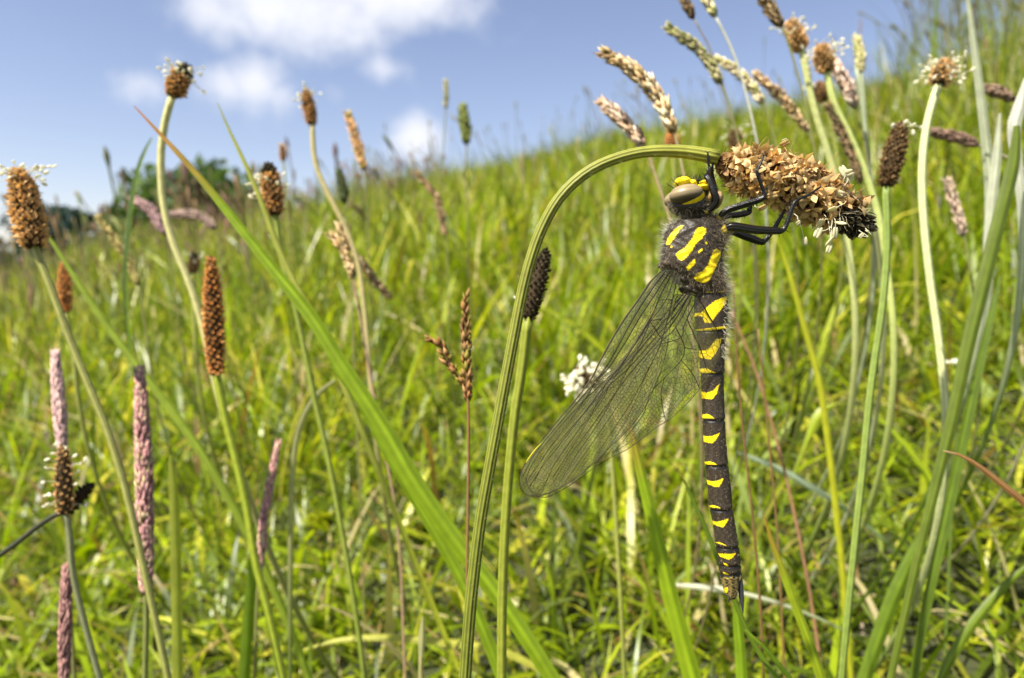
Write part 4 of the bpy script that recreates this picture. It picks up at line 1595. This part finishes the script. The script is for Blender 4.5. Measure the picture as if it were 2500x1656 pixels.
PUR = [(.50, .27, .26), (.56, .33, .30), (.42, .22, .22), (.58, .48, .27)]
TAN = [(.50, .36, .19), (.40, .26, .13), (.58, .46, .27), (.34, .26, .10)]
RED = [(.42, .24, .10), (.34, .17, .06), (.36, .30, .06)]
PAL_ = [(.66, .58, .38), (.58, .48, .30), (.70, .62, .45)]
BRN = [(.22, .15, .08), (.28, .19, .10), (.17, .13, .06)]
GRN = [(.16, .20, .04), (.20, .22, .06), (.13, .16, .04)]
GT = [(.42, .40, .18), (.52, .46, .26), (.32, .33, .11)]
grass_head('dense purple-pink grass plume standing between plantain stalks', [(338, 1375), (336, 1230), (332, 1050), (323, 858)], 66, [(338, 1378), (338, 1450), (335, 1568)], .22, PUR, 1000, 13, (.20, .22, .06), size=.0044, spread=.30, wr=.12)
grass_head('pale mauve grass plume behind the ragged plantain spike', [(146, 1060), (138, 950), (128, 825)], 46, [(147, 1070), (152, 1180), (158, 1300)], .25, [(.52, .35, .34), (.58, .42, .38)], 480, 8, size=.0044, spread=.26, wr=.12)
grass_head('dusky purple grass plume low beside a green stalk', [(148, 1600), (150, 1460), (154, 1318)], 42, [(148, 1610), (150, 1680)], .21, [(.34, .18, .16), (.40, .23, .20)], 480, 9, size=.0040, spread=.26, wr=.12)
grass_head('slender rosy grass plume leaning against a green leaf', [(600, 1325), (612, 1190), (642, 1028)], 34, [(600, 1330), (594, 1400), (588, 1568)], .25, PUR, 460, 7, size=.0040, spread=.26, wr=.12)
grass_head('straw coloured grass spike with a side spikelet on a thin pink stalk', [(816, 645), (800, 580), (784, 522)], 32, [(818, 650), (835, 750), (856, 870), (880, 1000), (910, 1150), (926, 1300), (932, 1450)], .27, TAN, 70, 6, (.40, .26, .16), size=.0036, awn=.003, side=[(800, 590), (780, 560), (765, 545)])
grass_head('tan grass head nodding downward beside the straw spike', [(826, 590), (852, 630), (896, 684)], 28, [(824, 586), (815, 600), (815, 700), (818, 820), (824, 950)], .33, TAN, 80, 5, size=.0042, awn=.001)
grass_head('reddish grass spike with a drooping side branch on a wiry stalk beside the arched stem', [(1082, 930), (1078, 800), (1076, 690)], 30, [(1082, 932), (1083, 1000), (1082, 1150), (1080, 1300), (1079, 1420)], .17, RED, 54, 7, (.24, .13, .05), size=.0036, spread=.35, awn=.0022,
           side=[(1080, 900), (1046, 850), (1018, 800), (990, 784)])
grass_head('large tan and cream grass spike arching over the plantain bend', [(1560, 308), (1520, 225), (1460, 160), (1400, 126)], 40, [(1562, 312), (1580, 400), (1610, 520), (1640, 680)], .21, TAN + PAL_[:1], 150, 7, (.36, .30, .14), size=.0046, awn=.0015)
grass_head('fluffy pink and cream grass spike beneath the large tan spike', [(1492, 342), (1450, 290), (1396, 240)], 38, [(1494, 345), (1520, 420), (1552, 520), (1580, 650)], .22, [(.56, .40, .27), (.62, .50, .38), (.46, .32, .20)], 110, 7, (.40, .30, .16), size=.0044, awn=.001)
grass_head('green-cream grass spike leaning left against the blue sky', [(1668, 194), (1620, 120), (1545, 64)], 30, [(1670, 198), (1690, 260), (1715, 360)], .26, GT, 130, 5, size=.0042)
grass_head('thin cream grass spike below the green-cream one', [(1764, 240), (1720, 180), (1658, 136)], 28, [(1766, 244), (1790, 320), (1815, 420)], .28, PAL_ + GT, 110, 5, size=.0042)
grass_head('thin brown grass spike crossing behind the pale plantain stalk', [(1868, 305), (1810, 230), (1748, 172)], 30, [(1870, 308), (1895, 380), (1930, 480)], .29, TAN + BRN, 110, 5, size=.0042)
grass_head('dark grass spike cut by the sky with a bare purple stalk', [(1604, 44), (1584, 5), (1568, -36)], 30, [(1606, 48), (1640, 110), (1672, 200), (1700, 300)], .26, BRN, 70, 4, (.25, .20, .16), size=.0040)
grass_head('pale green-cream grass spike beside the dark one, glossy white stalk', [(1655, 40), (1632, 0), (1610, -30)], 26, [(1657, 44), (1690, 110), (1715, 180), (1740, 280)], .26, PAL_ + GT, 60, 6, (.50, .50, .40), size=.0040)
grass_head('dark brown drooping grass spike touching the tallest pale plantain head', [(1808, 62), (1780, 20), (1752, -30)], 38, [(1810, 66), (1835, 140), (1862, 240), (1880, 330)], .26, BRN, 90, 5, size=.0044)
grass_head('reddish grass spike pointing up against the sky near the pinkish plantain stalk', [(842, 395), (828, 340), (806, 268)], 28, [(844, 400), (850, 500), (852, 600)], .42, TAN[:2] + RED, 120, 4, size=.0058)
grass_head('plump olive green grass spike above the skyline', [(1078, 335), (1076, 295), (1070, 250)], 34, [(1079, 340), (1078, 400), (1080, 480)], .50, GRN, 130, 4, size=.0070)
grass_head('short dark green grass spike beside the pinkish plantain stalk', [(797, 472), (793, 440), (785, 402)], 26, [(798, 476), (802, 540), (806, 620)], .46, [(.07, .09, .03), (.09, .11, .04)], 110, 3, size=.0060)
grass_head('pink feathery grass plume hanging beside the small pale plantain head', [(1978, 250), (1958, 200), (1922, 140)], 38, [(1980, 254), (1998, 330), (2010, 420)], .29, [(.60, .44, .34), (.54, .38, .28), (.62, .52, .42)], 130, 5, size=.0048)
grass_head('dark slanting grass spike below the pale plantain stalk', [(1992, 425), (1960, 340), (1916, 245)], 24, [(1994, 430), (2020, 520), (2036, 640)], .28, BRN, 120, 5, size=.0042)
grass_head('lying brown-pink grass plume beside the curved pale stalk', [(2262, 336), (2210, 318), (2150, 304)], 30, [(2266, 338), (2330, 366), (2390, 420), (2420, 560)], .27, [(.36, .24, .18), (.30, .19, .14)], 120, 7, (.40, .36, .22), size=.0042)
grass_head('brown grass plume at the edge of the steep slope', [(2345, 232), (2315, 216), (2278, 206)], 30, [(2350, 235), (2400, 290), (2430, 420)], .27, [(.26, .18, .13), (.22, .15, .10)], 100, 6, size=.0042)
grass_head('pinkish grass sheath leaning below the lying plume', [(2228, 548), (2210, 480), (2192, 422)], 24, [(2230, 552), (2245, 640), (2262, 760)], .30, [(.50, .38, .30), (.44, .34, .24)], 70, 5, size=.0045)
grass_head('pale yellow-green grass spike on a green-grey stalk beyond the brown cylinder spike', [(1990, 172), (1988, 130), (1982, 92)], 26, [(1992, 176), (2000, 280), (2010, 400), (2020, 520)], .32, GT, 90, 8, (.36, .40, .24), size=.0042)
grass_head('thin faded grass spike upright above the skyline near the small cloud', [(1030, 252), (1031, 220), (1030, 190)], 12, [(1030, 256), (1026, 330), (1020, 420)], .60, GT, 60, 3, size=.0050)
grass_head('brown kinked grass spike on the open slope under the skyline', [(1030, 548), (1010, 460), (968, 405)], 20, [(1032, 552), (1034, 600), (1036, 680)], .45, TAN[:2] + BRN, 110, 4, size=.0055)
grass_head('faded yellow grass spike leaning right below the tallest tree', [(320, 660), (290, 590), (228, 505)], 20, [(322, 664), (335, 740), (345, 830)], .38, [(.34, .29, .10), (.28, .22, .08)], 110, 5, size=.0050)
grass_head('mauve grass plume leaning across the tallest tree', [(385, 545), (350, 490), (310, 462)], 30, [(388, 550), (400, 620), (410, 720)], .42, [(.34, .22, .22), (.30, .20, .18)], 120, 4, size=.0058)
grass_head('bent mauve grass plume before the low tree', [(500, 530), (460, 500), (400, 496)], 26, [(503, 534), (512, 620), (515, 720)], .45, [(.34, .24, .20), (.38, .28, .22)], 120, 4, size=.0060)

# ------------------------------------------------------------------ single blades and stalks


def blade(label, pts, widths, d, col, tipcol=None, tipfrac=.25, twist=.3, twist1=.1, fold=.22, name='grass_plant', depth_end=None, ground_end=True, mat='blade', group=None):
    k = DS / FPX
    n = len(pts)
    dl = [d + ((depth_end - d) * i / (n - 1) if depth_end else 0) for i in range(n)]
    p3 = [PD(x, y, dl[i]) for i, (x, y) in enumerate(pts)]
    full = to_ground(p3) if ground_end else np.array(p3)
    sl = np.concatenate([[0], np.cumsum(np.linalg.norm(np.diff(np.array(p3), axis=0), axis=1))])
    tot = np.concatenate([[0], np.cumsum(np.linalg.norm(np.diff(full, axis=0), axis=1))])[-1]
    N_ = 64
    sp_ = smooth_path(full, N_)
    s_ = np.linspace(0, tot, N_)
    wid = np.interp(s_, sl, np.array(widths) * k * np.array(dl))
    base_ = full[-1].copy()
    c = np.tile(np.array(col) * np.array((2.0, 1.5, 1.1)) if max(col) < .3 else np.array(col), (N_, 1))
    if tipcol:
        f = np.clip(1 - s_ / (tipfrac * sl[-1]), 0, 1)[:, None] ** .6
        c = c * (1 - f) + np.array(tipcol) * f
    if max(col) >= .3:
        f = np.clip((s_ - sl[-1] * .8) / (tot * .35), 0, 1)[:, None]
        c = c * (1 - f) + np.array((.13, .19, .02)) * f
        wid = wid * (1 - .5 * f[:, 0])
    mb = MB()
    ribbon(mb, sp_, wid, c, twist, twist1, fold)
    root = empty(name, base_, label, 'grass plant', group or 'single long grass leaves')
    mb.build('leaf', M[mat], root)
    return root


def stalk(label, pts, w, d, col, depth_end=None, group=None):
    k = DS / FPX * d
    n = len(pts)
    p3 = to_ground([PD(x, y, d + ((depth_end - d) * i / (n - 1) if depth_end else 0)) for i, (x, y) in enumerate(pts)])
    mb = MB()
    tube(mb, smooth_path(p3, 50), w * k / 2 * np.linspace(.6, 1.1, 50), np.array(col), 7)
    o = mb.build('dry_stalk', M['stem'], None, origin=p3[-1].copy())
    return tag(o, label, 'stalk', group or 'bare stalks in the meadow')


GB = (.115, .215, .012)
blade('long broad diagonal grass blade with a rust-red tip crossing the meadow', [(310, 245), (400, 340), (480, 430), (560, 530), (640, 630), (720, 730), (790, 840), (850, 930), (900, 1010), (950, 1100), (1010, 1190), (1060, 1260), (1130, 1350), (1200, 1450), (1275, 1568)],
      [3, 12, 18, 23, 28, 33, 36, 38, 40, 42, 42, 42, 40, 38, 36], .20, GB, (.40, .15, .04), .18, .5, -.5, .25)
blade('thin pale grass blade crossing above the rust-tipped blade', [(503, 238), (530, 300), (560, 362), (600, 452), (640, 560), (680, 650), (722, 722), (760, 800), (800, 900)], [2, 7, 10, 13, 15, 15, 16, 16, 16], .225, (.20, .27, .07), None, .2, .5, .2)
blade('broad folded grass blade running alongside and under the rust-tipped blade', [(760, 842), (830, 930), (900, 1060), (980, 1190), (1060, 1330), (1110, 1440), (1160, 1568)], [6, 20, 26, 30, 30, 30, 30], .215, (.10, .19, .012), None, .2, -.5, .3)
blade('bright upright grass blade emerging below the folded wings', [(1458, 985), (1480, 1080), (1510, 1200), (1540, 1330), (1570, 1450), (1602, 1568)], [14, 24, 32, 38, 42, 44], .20, (.13, .24, .012), (.36, .24, .03), .2, .4, -.2)
blade('broad grey-green sword leaf rising steeply beside the whitish stalks', [(2352, 290), (2345, 380), (2310, 520), (2275, 660), (2240, 800), (2205, 960), (2160, 1140), (2120, 1300), (2060, 1568)], [14, 30, 32, 32, 30, 27, 23, 19, 16], .21, (.065, .115, .018), None, .2, .45, .2)
blade('dark green sword leaf just behind the grey-green one', [(2310, 640), (2275, 790), (2245, 920), (2215, 1060), (2180, 1220), (2140, 1400), (2110, 1568)], [8, 20, 24, 25, 24, 22, 20], .235, (.05, .10, .010), None, .2, -.6, -.2)
blade('tall whitish grass stalk beside the sword leaf', [(2236, -20), (2255, 120), (2272, 250), (2288, 400), (2290, 520), (2286, 680)], [8, 17, 20, 22, 22, 20], .25, (.40, .42, .30), None, .2, .4, .4)
blade('short whitish leaf joining the tall whitish stalk', [(2312, 262), (2306, 360), (2296, 450), (2288, 540), (2282, 640)], [6, 20, 22, 22, 20], .235, (.45, .46, .36), None, .2, .3, .1)
blade('pale silvery leaf tip beside a folded green leaf on the steep slope', [(2372, 180), (2360, 240), (2345, 292), (2350, 360), (2362, 460)], [8, 26, 28, 22, 20], .22, (.50, .50, .44), None, .2, .2, .2)
blade('rusty curved dead grass blade with a fine tip', [(2180, 1042), (2225, 1054), (2270, 1082), (2320, 1122), (2375, 1168), (2430, 1240)], [3, 8, 12, 15, 17, 18], .155, (.30, .15, .055), (.50, .36, .2), .1, .3, .2)
blade('stiff grass blade with reddish edge and pointed tip beside the tail', [(1768, 1196), (1785, 1250), (1815, 1330), (1848, 1420), (1878, 1500), (1900, 1568)], [3, 14, 20, 22, 24, 24], .19, (.14, .23, .014), (.34, .20, .03), .35, .5, .1)
blade('dark green stem-like grass leaf passing behind the tail', [(1568, 1082), (1600, 1150), (1640, 1240), (1684, 1350), (1725, 1450), (1770, 1530), (1830, 1610)], [3, 10, 13, 14, 14, 14, 14], .17, (.06, .12, .012), (.3, .18, .05), .06, .5, .3)
blade('pale arching grass blade lying across the short turf', [(700, 1502), (790, 1477), (900, 1472), (1040, 1484), (1150, 1500), (1240, 1540)], [4, 14, 18, 20, 20, 18], .29, (.19, .25, .05), None, .2, .6, .3)
blade('bleached bent stem hooking over beside the rust-tipped blade', [(776, 880), (742, 905), (712, 945), (690, 1000), (678, 1080), (673, 1180), (672, 1290)], [8, 13, 14, 14, 14, 14, 14], .27, (.36, .35, .16), None, .2, .2, .2)
blade('green blade slanting down behind the leaning coppery spike', [(98, 530), (130, 572), (200, 680), (262, 770), (322, 850), (400, 950)], [3, 10, 16, 18, 20, 20], .28, (.13, .22, .03), None, .2, .4, .3)
blade('wide pale green upright leaf beside the purple-pink plume', [(394, 1052), (400, 1110), (406, 1200), (408, 1300), (410, 1420), (412, 1568)], [6, 18, 24, 24, 24, 24], .25, (.18, .26, .05), None, .2, .3, .1)
blade('green upright leaf behind the rosy plume', [(618, 1090), (606, 1180), (590, 1290), (578, 1400), (566, 1568)], [6, 18, 24, 26, 28], .27, (.08, .16, .015), None, .2, .4, .1)
blade('narrow yellow-green blade rising straight beyond the tail', [(1796, 545), (1828, 640), (1862, 760), (1898, 900), (1922, 1080), (1944, 1280), (1960, 1480)], [3, 11, 14, 15, 15, 15, 15], .26, (.20, .27, .02), None, .2, .4, .1)
blade('narrow curved green blade bending against the sky before the tallest tree', [(292, 580), (300, 500), (312, 420), (330, 360), (352, 318)][::-1], [3, 8, 10, 11, 11], .33, (.22, .30, .12), None, .2, .3, .1)
blade('yellow leaf catching the sun low in the grass', [(1930, 935), (1905, 950), (1885, 975), (1870, 1010)], [6, 24, 26, 12], .36, (.30, .36, .02), None, .2, .1, .1)
blade('green blade standing just below the tail tip', [(1700, 1390), (1706, 1440), (1712, 1500), (1716, 1568)], [10, 22, 26, 28], .19, (.10, .20, .012), None, .2, .3, .1)
blade('thin green blade crossing under the tail tip', [(1722, 1455), (1770, 1500), (1820, 1560), (1870, 1620)], [3, 10, 12, 12], .165, (.10, .20, .014), None, .2, .3, .1)
blade('pale blue-green leaf slanting out from behind the abdomen', [(1706, 1046), (1780, 1075), (1850, 1110), (1930, 1160)], [6, 14, 16, 12], .33, (.28, .34, .24), None, .2, .2, .1)
blade('broad green leaf leaning in the turf beside the sword leaves', [(2160, 1180), (2110, 1290), (2060, 1400), (2000, 1568)], [6, 30, 34, 30], .26, (.06, .12, .010), None, .2, .4, .1)
blade('dark curved grass leaf below the rusty blade', [(2400, 1290), (2330, 1350), (2260, 1430), (2200, 1520), (2160, 1600)], [6, 18, 22, 22, 20], .25, (.07, .13, .012), None, .2, .4, .1)
blade('small straw bract standing in the turf', [(978, 1425), (976, 1470), (974, 1530)], [4, 18, 12], .20, (.45, .42, .20), None, .2, .2, .1)
blade('white bleached straw lying under the tail tip', [(1548, 1352), (1600, 1355), (1680, 1364), (1720, 1372)], [6, 12, 14, 10], .27, (.60, .58, .46), None, .2, .1, .1)
stalk('wiry brown stalk standing right behind the abdomen', [(1694, 650), (1702, 800), (1716, 980), (1738, 1180), (1756, 1380), (1762, 1500)], 8, .19, (.17, .10, .035))
stalk('wiry red-brown stalk standing a little beyond the abdomen', [(1752, 760), (1766, 900), (1780, 1050), (1796, 1220), (1806, 1400)], 7, .22, (.20, .12, .04))
stalk('pinkish leaning dry stalk behind the abdomen hairs', [(1690, 720), (1720, 790), (1748, 860), (1770, 930)], 9, .28, (.36, .19, .10))
stalk('pale grey-green stalk leaning beyond the brown cylinder spike', [(1980, 160), (1995, 260), (2012, 400), (2026, 540), (2040, 680)], 13, .30, (.34, .38, .24))
stalk('thin tan stalk beside the small straw bract', [(972, 1520), (975, 1560), (978, 1620)], 7, .20, (.26, .20, .07))

# little pale flower on the slope
pc = PD(2222, 842, .30)
gx, gy = pc[0], pc[1]
fl = empty('white_flower', (gx, gy, float(ground(gx, gy))), 'small cream-white flower with flat petals beside the sword leaf', 'wildflower')
mb = MB()
tube(mb, smooth_path([pc, pc + np.array((.002, .004, -.05)), (gx, gy, float(ground(gx, gy)) - .003)], 12), .0006, (.12, .18, .03), 6)
mb.build('stem', M['stem'], fl)
for k in range(5):
    a = k * 1.2566
    mb = MB()
    o = pc + np.array((math.cos(a), math.sin(a), .1)) * .0042
    ellipsoid(mb, o, [np.array((math.cos(a), math.sin(a), .25)) * .0042, np.array((-math.sin(a), math.cos(a), 0)) * .0030, np.array((0, 0, .0006))], (.74, .74, .58), 10, 6)
    mb.build('petal', M['anther'], fl)
mb = MB()
ellipsoid(mb, pc + np.array((0, 0, .001)), [RGT * .0014, np.array((0, .0014, 0)), np.array((0, 0, .0012))], (.5, .45, .1), 8, 6)
mb.build('flower_centre', M['anther'], fl)
